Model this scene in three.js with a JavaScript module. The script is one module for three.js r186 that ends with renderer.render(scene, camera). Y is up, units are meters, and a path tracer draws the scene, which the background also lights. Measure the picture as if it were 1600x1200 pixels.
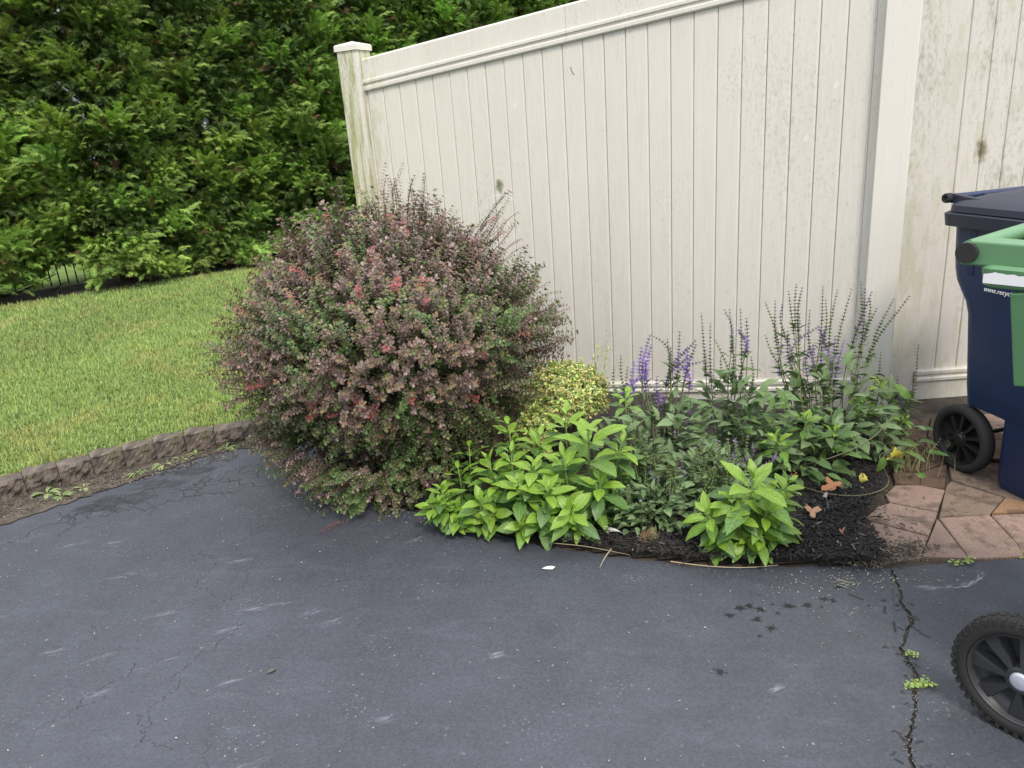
import * as THREE from 'three';
import { mergeGeometries, mergeVertices, toCreasedNormals } from 'three/addons/utils/BufferGeometryUtils.js';
import { RoundedBoxGeometry } from 'three/addons/geometries/RoundedBoxGeometry.js';

// ---------- camera, sky, sun, exposure ----------
const scene = new THREE.Scene();
const camera = new THREE.PerspectiveCamera(53.13, 4 / 3, 0.05, 500);
const RAD = Math.PI / 180;
camera.position.set(0, 1.35, 0);
camera.rotation.set(-18.387 * RAD, 0, -4.289 * RAD, 'YXZ');
const renderer = new THREE.WebGLRenderer({ antialias: true });
renderer.toneMapping = THREE.LinearToneMapping;
renderer.toneMappingExposure = 2.05;
renderer.shadowMap.enabled = true;
renderer.shadowMap.type = THREE.PCFSoftShadowMap;

let seedv = 1;
function seed(s) { seedv = s >>> 0; }
function rnd() { seedv = (seedv + 0x6D2B79F5) >>> 0; let t = seedv; t = Math.imul(t ^ (t >>> 15), t | 1); t ^= t + Math.imul(t ^ (t >>> 7), t | 61); return ((t ^ (t >>> 14)) >>> 0) / 4294967296; }
const rr = (a, b) => a + (b - a) * rnd();
const gauss = () => (rnd() + rnd() + rnd() - 1.5) / 0.75;
const clamp = (v, a, b) => Math.max(a, Math.min(b, v));
const lerp = (a, b, t) => a + (b - a) * t;
const sstep = (a, b, x) => { const t = clamp((x - a) / (b - a), 0, 1); return t * t * (3 - 2 * t); };
function h2(ix, iy, s = 0) { let h = Math.imul(ix, 374761393) ^ Math.imul(iy, 668265263) ^ Math.imul(s + 11, 1274126177); h = Math.imul(h ^ (h >>> 13), 1274126177); return ((h ^ (h >>> 16)) >>> 0) / 4294967296; }
function vn(x, y, s = 0) {
  const ix = Math.floor(x), iy = Math.floor(y); let fx = x - ix, fy = y - iy; fx = fx * fx * (3 - 2 * fx); fy = fy * fy * (3 - 2 * fy);
  const a = h2(ix, iy, s), b = h2(ix + 1, iy, s), c = h2(ix, iy + 1, s), d = h2(ix + 1, iy + 1, s);
  return a + (b - a) * fx + (c - a) * fy + (a - b - c + d) * fx * fy;
}
function fbm(x, y, o = 4, s = 0) { let v = 0, a = 0.5, n = 0; for (let i = 0; i < o; i++) { v += a * vn(x, y, s + i * 7); n += a; x *= 2.03; y *= 2.03; a *= 0.5; } return v / n; }

{ // soft bright overcast
  const w = 128, h = 64, d = new Float32Array(w * h * 4);
  for (let j = 0; j < h; j++) for (let i = 0; i < w; i++) {
    const el = (j + 0.5) / h * 180 - 90, s = Math.sin(el * RAD);
    const wrap = Math.min(i, w - i) / 9;
    const cl = el > 0 ? 0.9 + 0.2 * fbm(wrap, j / 7, 3, 3) : 1;
    let v = el > 0 ? (0.42 + 0.72 * s) * cl : 0.3;
    const k = (j * w + i) * 4;
    d[k] = v * 0.96; d[k + 1] = v * 0.99; d[k + 2] = v * 1.05; d[k + 3] = 1;
  }
  const sky = new THREE.DataTexture(d, w, h, THREE.RGBAFormat, THREE.FloatType);
  sky.mapping = THREE.EquirectangularReflectionMapping; sky.magFilter = THREE.LinearFilter; sky.minFilter = THREE.LinearFilter; sky.needsUpdate = true;
  scene.background = sky; scene.environment = sky;
}
const sun = new THREE.DirectionalLight(0xfff4e6, 1.5);
sun.position.set(2.5, 10, 4.5); sun.target.position.set(0, 0, -3); scene.add(sun, sun.target);
sun.castShadow = true; sun.shadow.radius = 22; sun.shadow.mapSize.set(2048, 2048);
Object.assign(sun.shadow.camera, { left: -9, right: 9, top: 9, bottom: -9, near: 1, far: 40 });

// ---------- helpers ----------
const V = (x, y, z) => new THREE.Vector3(x, y, z);
const used = {};
function numbered(n) { used[n] = (used[n] ?? -1) + 1; return used[n] ? n + '_' + String(used[n]).padStart(3, '0') : n; }
function setShadow(o) { o.castShadow = true; o.receiveShadow = true; return o; }
function tag(o, label, category, group, kind) { o.userData.label = label; if (category) o.userData.category = category; if (group) o.userData.group = group; if (kind) o.userData.kind = kind; return o; }
function thing(name, label, category, pos = [0, 0, 0], turn = 0, group) {
  const o = new THREE.Group(); o.name = numbered(name); o.position.set(...pos); o.rotation.y = turn; tag(o, label, category, group); scene.add(o); return o;
}
function mesh(name, geo, m, parent = scene) { const o = new THREE.Mesh(geo, m); o.name = parent === scene ? numbered(name) : name; parent.add(o); return setShadow(o); }
function structure(name, geo, m, label) { const o = mesh(name, geo, m); o.userData.kind = 'structure'; if (label) o.userData.label = label; return o; }
function std(color, roughness = 0.8, extra = {}) { const c = Array.isArray(color) ? new THREE.Color().setRGB(...color) : new THREE.Color(color); return new THREE.MeshStandardMaterial({ color: c, roughness, side: THREE.DoubleSide, ...extra }); }
function leafMat(color, roughness = 0.55, t = 0.3, extra = {}) { return new THREE.MeshPhysicalMaterial({ color: new THREE.Color().setRGB(...color), roughness, transmission: t, thickness: 0, side: THREE.DoubleSide, ...extra }); }
function canvasTex(w, h, draw, srgb = true) {
  const c = document.createElement('canvas'); c.width = w; c.height = h; const x = c.getContext('2d'); draw(x, w, h);
  const t = new THREE.CanvasTexture(c); if (srgb) t.colorSpace = THREE.SRGBColorSpace; t.wrapS = t.wrapT = THREE.MirroredRepeatWrapping; t.magFilter = THREE.LinearFilter; t.anisotropy = 8; return t;
}
function fillPx(x, w, h, f) { const im = x.createImageData(w, h), d = im.data; let k = 0; for (let j = 0; j < h; j++) for (let i = 0; i < w; i++) { const c = f(i, j); d[k++] = c[0]; d[k++] = c[1]; d[k++] = c[2]; d[k++] = 255; } x.putImageData(im, 0, 0); }
function tube(pts, radii, sides = 5, per = 0) {       // tapered tube through points
  const c = new THREE.CatmullRomCurve3(pts), n = per || (pts.length - 1) * 3, P = [], I = [];
  const fr = c.computeFrenetFrames(n, false);
  const R = (t) => { if (typeof radii === 'number') return radii; const f = t * (radii.length - 1), i = Math.min(radii.length - 2, Math.floor(f)); return lerp(radii[i], radii[i + 1], f - i); };
  for (let i = 0; i <= n; i++) { const p = c.getPoint(i / n), r = R(i / n); for (let j = 0; j < sides; j++) { const a = j / sides * 2 * Math.PI, N = fr.normals[i], B = fr.binormals[i]; P.push(p.x + r * (Math.cos(a) * N.x + Math.sin(a) * B.x), p.y + r * (Math.cos(a) * N.y + Math.sin(a) * B.y), p.z + r * (Math.cos(a) * N.z + Math.sin(a) * B.z)); } }
  for (let i = 0; i < n; i++) for (let j = 0; j < sides; j++) { const a = i * sides + j, b = i * sides + (j + 1) % sides; I.push(a, b, a + sides, b, b + sides, a + sides); }
  for (const [o, fl] of [[0, 1], [n * sides, 0]]) for (let j = 1; j < sides - 1; j++) fl ? I.push(o, o + j + 1, o + j) : I.push(o, o + j, o + j + 1);
  const g = new THREE.BufferGeometry(); g.setAttribute('position', new THREE.Float32BufferAttribute(P, 3)); g.setAttribute('uv', new THREE.Float32BufferAttribute(new Float32Array(P.length / 3 * 2), 2)); g.setIndex(I); g.computeVertexNormals(); return g;
}
function geoFrom(P, I, C, UV) { const g = new THREE.BufferGeometry(); g.setAttribute('position', new THREE.Float32BufferAttribute(P, 3)); g.setAttribute('uv', new THREE.Float32BufferAttribute(UV || new Float32Array(P.length / 3 * 2), 2)); if (C) g.setAttribute('color', new THREE.Float32BufferAttribute(C, 3)); g.setIndex(I); g.computeVertexNormals(); return g; }
function leafArrays(L, Wd, { segs = 6, fold = 0.25, curl = 0.4, serr = 0, shape = 0.42, stalk = 0.06, wav = 0 } = {}) {
  // base at origin, along +Y, upper face towards +Z, tip bends back to -Z
  const P = [], I = []; let a = 0, y = 0, z = 0;
  for (let i = 0; i <= segs; i++) {
    const t = i / segs; let w = t < stalk ? 0.06 : Math.pow(Math.sin(Math.PI * Math.pow((t - stalk) / (1 - stalk), Math.log(0.5) / Math.log(shape))), 0.9);
    if (i === segs) w = 0; w = Math.max(w, i === segs ? 0 : 0.05) * Wd / 2; if (serr && i > 1 && i < segs) w *= 1 + (i % 2 ? serr : -serr);
    const lift = fold * w, wz = wav * Math.sin(t * 9) * w;
    P.push(-w, y, z + lift + wz, 0, y, z, w, y, z + lift - wz);
    a = curl * t * 1.0; y += Math.cos(a * 1.5) * L / segs; z -= Math.sin(a * 1.5) * L / segs;
  }
  for (let i = 0; i < segs; i++) { const b = i * 3; I.push(b, b + 1, b + 4, b, b + 4, b + 3, b + 1, b + 2, b + 5, b + 1, b + 5, b + 4); }
  return { P, I };
}
function leafGeo(L, W, o) { const { P, I } = leafArrays(L, W, o); const UV = []; for (let i = 0; i < P.length / 3; i++) UV.push(P[i * 3] / W + 0.5, P[i * 3 + 1] / L); return geoFrom(P, I, null, UV); }
// orientation with +Y along dir and +Z as near as possible to up
const _m = new THREE.Matrix4();
function orient(dir, up, q = new THREE.Quaternion()) {
  const y = dir.clone().normalize(); let z = up.clone().addScaledVector(y, -up.dot(y)); if (z.lengthSq() < 1e-6) z.set(0, 0, 1).addScaledVector(y, -y.z); z.normalize();
  const x = V(0, 0, 0).crossVectors(y, z); _m.makeBasis(x, y, z); return q.setFromRotationMatrix(_m);
}
class Soup { // many small leaves in one geometry
  constructor() { this.P = []; this.I = []; this.C = []; }
  add(arr, pos, quat, sc, col) { const b = this.P.length / 3, v = V(0, 0, 0); for (let i = 0; i < arr.P.length; i += 3) { v.set(arr.P[i], arr.P[i + 1], arr.P[i + 2]).multiplyScalar(sc).applyQuaternion(quat).add(pos); this.P.push(v.x, v.y, v.z); if (col) this.C.push(...col); } for (const k of arr.I) this.I.push(k + b); }
  geo() { return geoFrom(this.P, this.I, this.C.length ? this.C : null); }
}
function polyXZ(pts, y, holes = []) { // flat sheet facing up, uv in metres
  const s = new THREE.Shape(pts.map(([x, z]) => new THREE.Vector2(x, -z))); for (const h of holes) s.holes.push(new THREE.Path(h.map(([x, z]) => new THREE.Vector2(x, -z))));
  const g = new THREE.ShapeGeometry(s); g.rotateX(-Math.PI / 2); g.translate(0, y, 0); return g;
}
function setUV(g, f) { const p = g.attributes.position, u = []; for (let i = 0; i < p.count; i++) u.push(...f(p.getX(i), p.getY(i), p.getZ(i))); g.setAttribute('uv', new THREE.Float32BufferAttribute(u, 2)); return g; }
function inPoly(x, z, pts) { let c = false; for (let i = 0, j = pts.length - 1; i < pts.length; j = i++) { const [xi, zi] = pts[i], [xj, zj] = pts[j]; if ((zi > z) !== (zj > z) && x < (xj - xi) * (z - zi) / (zj - zi) + xi) c = !c; } return c; }
function instanced(name, geo, m, mats, cols, parent, kind = 'stuff') {
  const o = new THREE.InstancedMesh(geo, m, mats.length); o.name = parent === scene ? numbered(name) : name; mats.forEach((k, i) => { o.setMatrixAt(i, k); if (cols) o.setColorAt(i, cols[i]); }); o.userData.kind = kind; parent.add(o); return setShadow(o);
}
const ONE = V(1, 1, 1), UP = V(0, 1, 0);
const col = (r, g, b) => new THREE.Color().setRGB(r, g, b);

// ---------- ground, driveway, bed, paving ----------
const LAWN_Y = 0.062;
const edgePts = [[-7.9, 1.3], [-4.0, -1.62], [-2.205, -2.988], [-2.007, -3.127], [-1.789, -3.271], [-1.542, -3.402], [-1.274, -3.476], [-0.95, -3.53]]; // front foot of the edging
const bedFront = [[1.108, -2.022], [0.941, -2.045], [0.70, -2.078], [0.542, -2.107], [0.33, -2.18], [0.171, -2.246], [0.0, -2.34], [-0.13, -2.42], [-0.27, -2.52], [-0.40, -2.605], [-0.58, -2.72], [-0.74, -2.9], [-0.86, -3.15], [-0.98, -3.45]];
seed(5);
const bedEdge = []; for (let i = 0; i < bedFront.length - 1; i++) for (let k = 0; k < 6; k++) { const t = k / 6; bedEdge.push([lerp(bedFront[i][0], bedFront[i + 1][0], t) + rr(-.006, .006), lerp(bedFront[i][1], bedFront[i + 1][1], t) + rr(-.008, .008)]); }
const dirtFront = [[-1.15, -3.43], [-1.30, -3.40], [-1.447, -3.36], [-1.60, -3.21], [-1.75, -3.07], [-1.907, -2.93], [-2.074, -2.773], [-4.0, -1.2], [-7.9, 1.9]];
const dirtLine = []; for (let i = 0; i < dirtFront.length - 1; i++) for (let k = 0; k < 7; k++) { const t = k / 7; dirtLine.push([lerp(dirtFront[i][0], dirtFront[i + 1][0], t) + rr(-.014, .014), lerp(dirtFront[i][1], dirtFront[i + 1][1], t) + rr(-.016, .016)]); }
const crackLine = [[1.111, -2.021], [1.102, -1.983], [1.084, -1.924], [1.062, -1.862], [1.047, -1.824], [1.049, -1.794], [1.033, -1.746], [1.011, -1.729], [0.980, -1.684], [0.949, -1.648], [0.946, -1.610], [0.947, -1.581], [0.938, -1.539], [0.916, -1.501], [0.898, -1.472], [0.879, -1.436], [0.852, -1.398], [0.826, -1.362], [0.810, -1.335], [0.801, -1.300], [0.788, -1.266], [0.769, -1.210], [0.75, -1.12]];
const crackHole = (() => { const a = [], b = []; seed(9); for (let i = 0; i < crackLine.length - 1; i++) for (let k = 0; k < 4; k++) { const t = k / 4, x = lerp(crackLine[i][0], crackLine[i + 1][0], t) + rr(-.005, .005), z = lerp(crackLine[i][1], crackLine[i + 1][1], t) + rr(-.002, .002); const e = Math.min(1, (i + t) / 1.2, (crackLine.length - 1 - i - t) / 2); const w = (0.0022 + 0.0042 * vn(i * 1.3 + t, 2, 4)) * e; a.push([x - w, z]); b.unshift([x + w, z]); } a.shift(); return a.concat(b); })();

// asphalt texture: x -2.7..1.7, z -3.6..-0.9
const AX0 = -2.7, AX1 = 1.7, AZ0 = -3.6, AZ1 = -0.9, AW = 2048, AH = 1257;
const ax = (x) => (x - AX0) / (AX1 - AX0) * AW, az = (z) => (z - AZ0) / (AZ1 - AZ0) * AH;
function crackPath(x, pts, w) { x.lineWidth = w; x.beginPath(); pts.forEach(([a, b], i) => i ? x.lineTo(ax(a), az(b)) : x.moveTo(ax(a), az(b))); x.stroke(); }
function walk(a, b, ang, n, st, wob) { const o = [[a, b]]; for (let i = 0; i < n; i++) { ang += rr(-wob, wob); const t = ang + rr(-1.15, 1.15); a += Math.cos(t) * st; b += Math.sin(t) * st; o.push([a, b]); } return o; }
const asphaltMap = canvasTex(AW, AH, (x, w, h) => {
  seed(21);
  fillPx(x, w, h, (i, j) => {
    const m = fbm(i / 260, j / 260, 4, 1) - 0.5, m2 = fbm(i / 40, j / 34, 3, 5) - 0.5, g = h2(i, j, 3) - 0.5, g2 = vn(i / 2.2, j / 2.2, 8) - 0.5;
    const sc = Math.max(0, fbm(i / 60 + j / 160, j / 18 - i / 110, 4, 12) - 0.62) * 26;
    const v = 66 + m * 15 + m2 * 9 + g * 9 + g2 * 13 + sc;
    return [v * 0.945, v * 0.985, v * 1.105];
  });
  x.lineCap = 'round';
  for (let k = 0; k < 1700; k++) { const s = rnd(); x.fillStyle = `rgba(${195 + 40 * rnd() | 0},${195 + 30 * rnd() | 0},${190 + 20 * rnd() | 0},${0.12 + 0.5 * rnd() * rnd()})`; x.beginPath(); x.ellipse(rnd() * w, rnd() * h, 0.6 + 1.4 * s * s, 0.5 + s * s, rnd() * 3, 0, 7); x.fill(); }
  for (let k = 0; k < 80; k++) { const cx = rnd() * w, cy = rnd() * h; for (let q = 0; q < 26; q++) { x.fillStyle = `rgba(205,205,200,${0.15 + .35 * rnd()})`; x.fillRect(cx + gauss() * 26, cy + gauss() * 18, 1 + rnd(), 1 + rnd()); } }
  // scuffs
  const scuffs = [[-1.267, -1.855, .09], [-1.079, -1.801, .12], [-0.812, -1.720, .09], [0.581, -1.532, .02], [-0.107, -1.744, .02], [-1.168, -1.709, .05], [-1.142, -2.061, .1], [-1.660, -2.563, .1], [-1.4, -2.3, .12], [-1.0, -2.35, .07], [-1.7, -2.1, .1], [-0.6, -1.95, .05], [-0.9, -1.95, .07]];
  for (let k = 0; k < 10; k++) scuffs.push([rr(-2.1, .2), rr(-2.6, -1.3), rr(.03, .1)]);
  for (const [a, b, L] of scuffs) for (let q = 0; q < 22; q++) { const t = rr(-.5, .5), o = gauss() * .011; x.strokeStyle = `rgba(160,161,168,${.05 + .16 * rnd()})`; x.lineWidth = rr(.8, 2.2); x.beginPath(); const px = a + t * L, pz = b - t * L * .35 + o; x.moveTo(ax(px), az(pz)); x.lineTo(ax(px + rr(.008, .03)), az(pz - rr(.002, .012))); x.stroke(); }
  for (let q = 0; q < 90; q++) { const t = rr(.1, 2.3); x.strokeStyle = `rgba(185,183,178,${.1 + .25 * rnd()})`; x.lineWidth = rr(.8, 2); x.beginPath(); x.ellipse(ax(1.22), az(-1.975), 62 + gauss() * 3.5, 36 + gauss() * 3.5, 0, t, t + rr(.05, .2)); x.stroke(); }
  // hairline cracks
  x.strokeStyle = 'rgba(24,24,28,.8)'; x.setLineDash([9, 3, 14, 5, 4, 7]);
  for (const [a, b, an, n, wd] of [[-1.15, -2.45, 1.3, 22, 1.3], [-.93, -2.3, 1.5, 14, 1.1], [-.86, -1.98, 2.2, 16, 1.3], [-1.02, -1.62, 1.2, 12, 1.2], [-1.12, -1.83, 2.1, 10, 1.5], [-.95, -1.75, 1.2, 14, 1.2], [-1.3, -2.1, 2.6, 10, 1.1], [-.8, -1.5, 1.4, 14, 1.1], [-1.8, -2.3, .3, 8, 1], [-.5, -2.2, 2.8, 10, .9], [-1.25, -1.6, -.5, 9, 1.1], [-1.0, -2.62, 1.7, 12, 1.1]]) crackPath(x, walk(a, b, an, n * 2, .011, .25), wd * .85);
  x.setLineDash([]);
  // crazed strip beside the edging and its damp dark patches
  x.fillStyle = 'rgba(40,41,46,.8)';
  for (const [a, b, r] of [[-1.56, -3.05, .09], [-1.66, -2.93, .09], [-1.44, -3.17, .07], [-1.75, -2.86, .06]]) for (let q = 0; q < 60; q++) { x.globalAlpha = .35; x.beginPath(); const t = rnd() * 6.28, d = Math.sqrt(rnd()) * r; x.ellipse(ax(a + Math.cos(t) * d * 1.3), az(b + Math.sin(t) * d * .55), rr(5, 16), rr(3, 8), -.4, 0, 7); x.fill(); }
  x.globalAlpha = 1; x.strokeStyle = 'rgba(26,26,30,.9)';
  for (let k = 0; k < 44; k++) { const t = rnd(); crackPath(x, walk(lerp(-1.9, -1.05, t) + rr(-.06, .06), lerp(-2.78, -3.3, t) + rr(-.05, .12), rnd() < .6 ? rr(-.7, -.3) : rr(.6, 1.8), 8 + 10 * rnd() | 0, .013, .45), rr(.9, 2.2)); }
  crackPath(x, walk(-1.95, -2.62, -.5, 26, .026, .2), 2); crackPath(x, walk(-1.6, -2.86, -.55, 20, .028, .2), 2.2); crackPath(x, walk(-1.35, -3.0, -.4, 20, .024, .25), 2);
  // splashes
  const st = [[0.566, -1.845, 1], [0.605, -1.871, 1.15], [0.632, -1.880, 1], [0.659, -1.861, 1.1], [0.635, -1.816, 1.1], [0.659, -1.772, 1.1], [0.743, -1.866, 1.15], [0.793, -1.862, 1], [0.852, -1.886, .9], [0.874, -1.877, .8], [0.916, -1.940, 1], [0.700, -1.837, .5], [0.618, -1.743, .5], [0.474, -1.615, 1.1], [1.011, -1.859, .6], [1.037, -1.834, .7], [.70, -1.88, .35], [.83, -1.85, .35], [.96, -1.84, .3], [.68, -1.93, .3]];
  x.fillStyle = 'rgba(17,18,20,.92)'; x.strokeStyle = 'rgba(17,18,20,.85)';
  for (const [a, b, s] of st) { for (let q = 0; q < 15; q++) { x.beginPath(); x.ellipse(ax(a) + gauss() * 2.2 * s, az(b) + gauss() * 2 * s, 2.6 * s * rr(.5, 1.1), 2.2 * s * rr(.5, 1.1), rnd() * 3, 0, 7); x.fill(); } for (let q = 0; q < 13 * s; q++) { const t = rnd() * 6.28, r = rr(5, 9) * s; x.lineWidth = rr(.7, 1.4); x.beginPath(); x.moveTo(ax(a) + Math.cos(t) * 2, az(b) + Math.sin(t) * 2); x.lineTo(ax(a) + Math.cos(t) * r, az(b) + Math.sin(t) * r * .9); x.stroke(); } }
  // chips broken out along the main crack
  x.fillStyle = 'rgba(22,22,25,.9)'; x.strokeStyle = 'rgba(22,22,25,.9)';
  for (let k = 0; k < 46; k++) { const p = crackLine[(rnd() * 21) | 0]; const a = p[0] + gauss() * .02, b = p[1] + gauss() * .02; crackPath(x, walk(a, b, rnd() * 6.28, 2, .008, .5), rr(1, 3)); }
  crackPath(x, [[1.028, -1.736], [1.037, -1.704], [1.048, -1.686]], 3.2); crackPath(x, [[1.0, -1.83], [.985, -1.80]], 3); crackPath(x, [[.99, -1.76], [.975, -1.72]], 3.2); crackPath(x, [[.93, -1.90], [.955, -1.87]], 3.4);
});
const asphaltBump = canvasTex(512, 512, (x, w, h) => fillPx(x, w, h, (i, j) => { const v = 128 + 80 * (vn(i / 1.9, j / 1.9, 2) - .5) + 80 * (h2(i, j, 5) - .5); return [v, v, v]; }), false);
asphaltBump.repeat.set(4, 2.6);
const asphalt = new THREE.MeshStandardMaterial({ map: asphaltMap, bumpMap: asphaltBump, bumpScale: 0.0012, roughness: 0.55 });
{
  const out = [[12, 9], [12, -1.99], [1.9, -2.0], [1.62, -2.012], ...bedEdge, ...dirtLine, [-7.9, 9]];
  const g = setUV(polyXZ(out, 0, [crackHole]), (x, y, z) => [(x - AX0) / (AX1 - AX0), 1 - (z - AZ0) / (AZ1 - AZ0)]);
  structure('driveway', g, asphalt, 'dark sealed asphalt driveway with cracks and scuffs');
  const wall = []; const wi = []; crackHole.forEach(([x, z], i) => { wall.push(x, 0, z, x, -0.02, z); const n = crackHole.length, a = i * 2, b = ((i + 1) % n) * 2; wi.push(a, a + 1, b, b, a + 1, b + 1); });
  structure('driveway_crack_wall', geoFrom(wall, wi), std([.02, .02, .022], .9));
}
function soilTex(base, vary, s) { return canvasTex(512, 512, (x, w, h) => fillPx(x, w, h, (i, j) => { const v = base * (0.6 + vary * fbm(i / 30, j / 30, 4, s) + .5 * (h2(i, j, s) - .5)); return [v * 1.12, v, v * .86]; })); }
const soilMap = soilTex(52, .9, 31); soilMap.repeat.set(1, 1);
const soil = new THREE.MeshStandardMaterial({ map: soilMap, roughness: 1, bumpMap: soilMap, bumpScale: .01 });
structure('ground', polyXZ([[-160, 20], [160, 20], [160, -200], [-160, -200]], -.06), std([.09, .08, .06], 1));
structure('soil', setUV(polyXZ([[12, 9], [12, -3.9], [1.7, -3.45], [-.9, -4.65], [-1.2, -3.55], ...[...edgePts].reverse().slice(1), [-9, 9]], -0.007), (x, y, z) => [x, z]), soil);
{ // planting bed, softly mounded
  const N = 60, P = [], I = [], UV = []; const poly = [...bedFront, [-0.98, -3.6], [-.80, -4.5], [1.72, -3.25], [1.62, -2.9], [1.38, -2.6], [1.27, -2.46], [1.17, -2.34], [1.12, -2.2]];
  const poly2 = poly; const g0 = polyXZ(poly2, 0);
  const X0 = -1.05, X1 = 1.75, Z0 = -4.55, Z1 = -2.0, nx = 110, nz = 100, id = new Int32Array((nx + 1) * (nz + 1)).fill(-1);
  for (let j = 0; j <= nz; j++) for (let i = 0; i <= nx; i++) { const x = lerp(X0, X1, i / nx), z = lerp(Z0, Z1, j / nz); if (!inPoly(x, z, poly)) continue; let e = 9; for (let k = 0; k < poly.length; k++) { const [ax_, az_] = poly[k], [bx, bz] = poly[(k + 1) % poly.length]; const dx = bx - ax_, dz = bz - az_, t = clamp(((x - ax_) * dx + (z - az_) * dz) / (dx * dx + dz * dz), 0, 1); e = Math.min(e, Math.hypot(x - ax_ - dx * t, z - az_ - dz * t)); } id[j * (nx + 1) + i] = P.length / 3; P.push(x, 0.002 + .035 * sstep(0, .25, e) + .012 * (fbm(x * 22, z * 22, 3, 2) - .4), z); UV.push(x, z); }
  for (let j = 0; j < nz; j++) for (let i = 0; i < nx; i++) { const a = id[j * (nx + 1) + i], b = id[j * (nx + 1) + i + 1], c = id[(j + 1) * (nx + 1) + i], d = id[(j + 1) * (nx + 1) + i + 1]; if (a >= 0 && b >= 0 && c >= 0) I.push(a, c, b); if (b >= 0 && c >= 0 && d >= 0) I.push(b, c, d); }
  structure('planting_bed', geoFrom(P, I, null, UV), new THREE.MeshStandardMaterial({ map: soilTex(34, .9, 41), roughness: 1 }), 'dark mulched planting bed along the fence');
}
function bedY(x, z) { return 0.03; }
// mulch shreds
{
  seed(33); const c = new Soup(); const sh = new THREE.BoxGeometry(1, 1, 1, 1, 3, 1); const p = sh.attributes.position; for (let i = 0; i < p.count; i++) { const y = p.getY(i); p.setXYZ(i, p.getX(i) * (1 - .8 * Math.abs(y)) + .3 * Math.sin(y * 4), y, p.getZ(i) * (1 - .6 * Math.abs(y))); } sh.computeVertexNormals();
  const mats = [], cols = []; const q = new THREE.Quaternion();
  const poly = [...bedFront, [-.9, -3.6], [1.6, -3.2], [1.40, -2.62], [1.29, -2.46], [1.20, -2.36], [1.14, -2.24], [1.13, -2.1]];
  for (let k = 0; k < 42000; k++) {
    let x = rr(-1, 1.6), z = rr(-3.6, -2.0); if (x > .3 && rnd() < .5) { x = rr(.3, 1.35); z = rr(-2.65, -2.0); }
    const spill = rnd() < .05; if (!inPoly(x + (spill ? gauss() * .08 : 0), z + (spill ? gauss() * .03 : 0), poly)) continue;
    orient(V(gauss(), gauss() * .22, gauss()), V(gauss() * .3, 1, gauss() * .3), q); const L = rr(.008, .030) * (rnd() < .1 ? 1.6 : 1);
    mats.push(new THREE.Matrix4().compose(V(x, (inPoly(x, z, poly) ? .028 : .006) + rr(0, .014), z), q, V(rr(.0018, .006), L, rr(.001, .003))));
    const v = rnd() < .035 ? rr(.06, .16) : rr(.006, .022); cols.push(col(v * 1.08, v, v * .94));
  }
  for (let k = 0; k < 330; k++) { const x = 1.12 + Math.abs(gauss()) * .2, z = rr(-2.62, -2.04); orient(V(gauss(), gauss() * .06, gauss()), UP, q); mats.push(new THREE.Matrix4().compose(V(x, .008, z), q, V(rr(.001, .003), rr(.005, .018), .0012))); const v = rnd() < .3 ? rr(.1, .25) : rr(.008, .05); cols.push(col(v * 1.1, v, v * .8)); }
  for (let k = 0; k < 520; k++) { const cx = [1.15, 1.06, 1.2][k % 3], cz = [-2.06, -2.035, -2.10][k % 3]; const x = cx + gauss() * .07, z = cz + gauss() * .03; orient(V(gauss(), gauss() * .1, gauss()), UP, q); mats.push(new THREE.Matrix4().compose(V(x, .016, z), q, V(rr(.001, .003), rr(.008, .026), .0012))); const v = rnd() < .25 ? rr(.08, .2) : rr(.01, .05); cols.push(col(v * 1.15, v, v * .75)); }
  tag(instanced('mulch', sh, std([1, 1, 1], .85), mats, cols, scene), 'shredded black bark mulch covering the planting bed', 'mulch', null, 'stuff');
}
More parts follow.
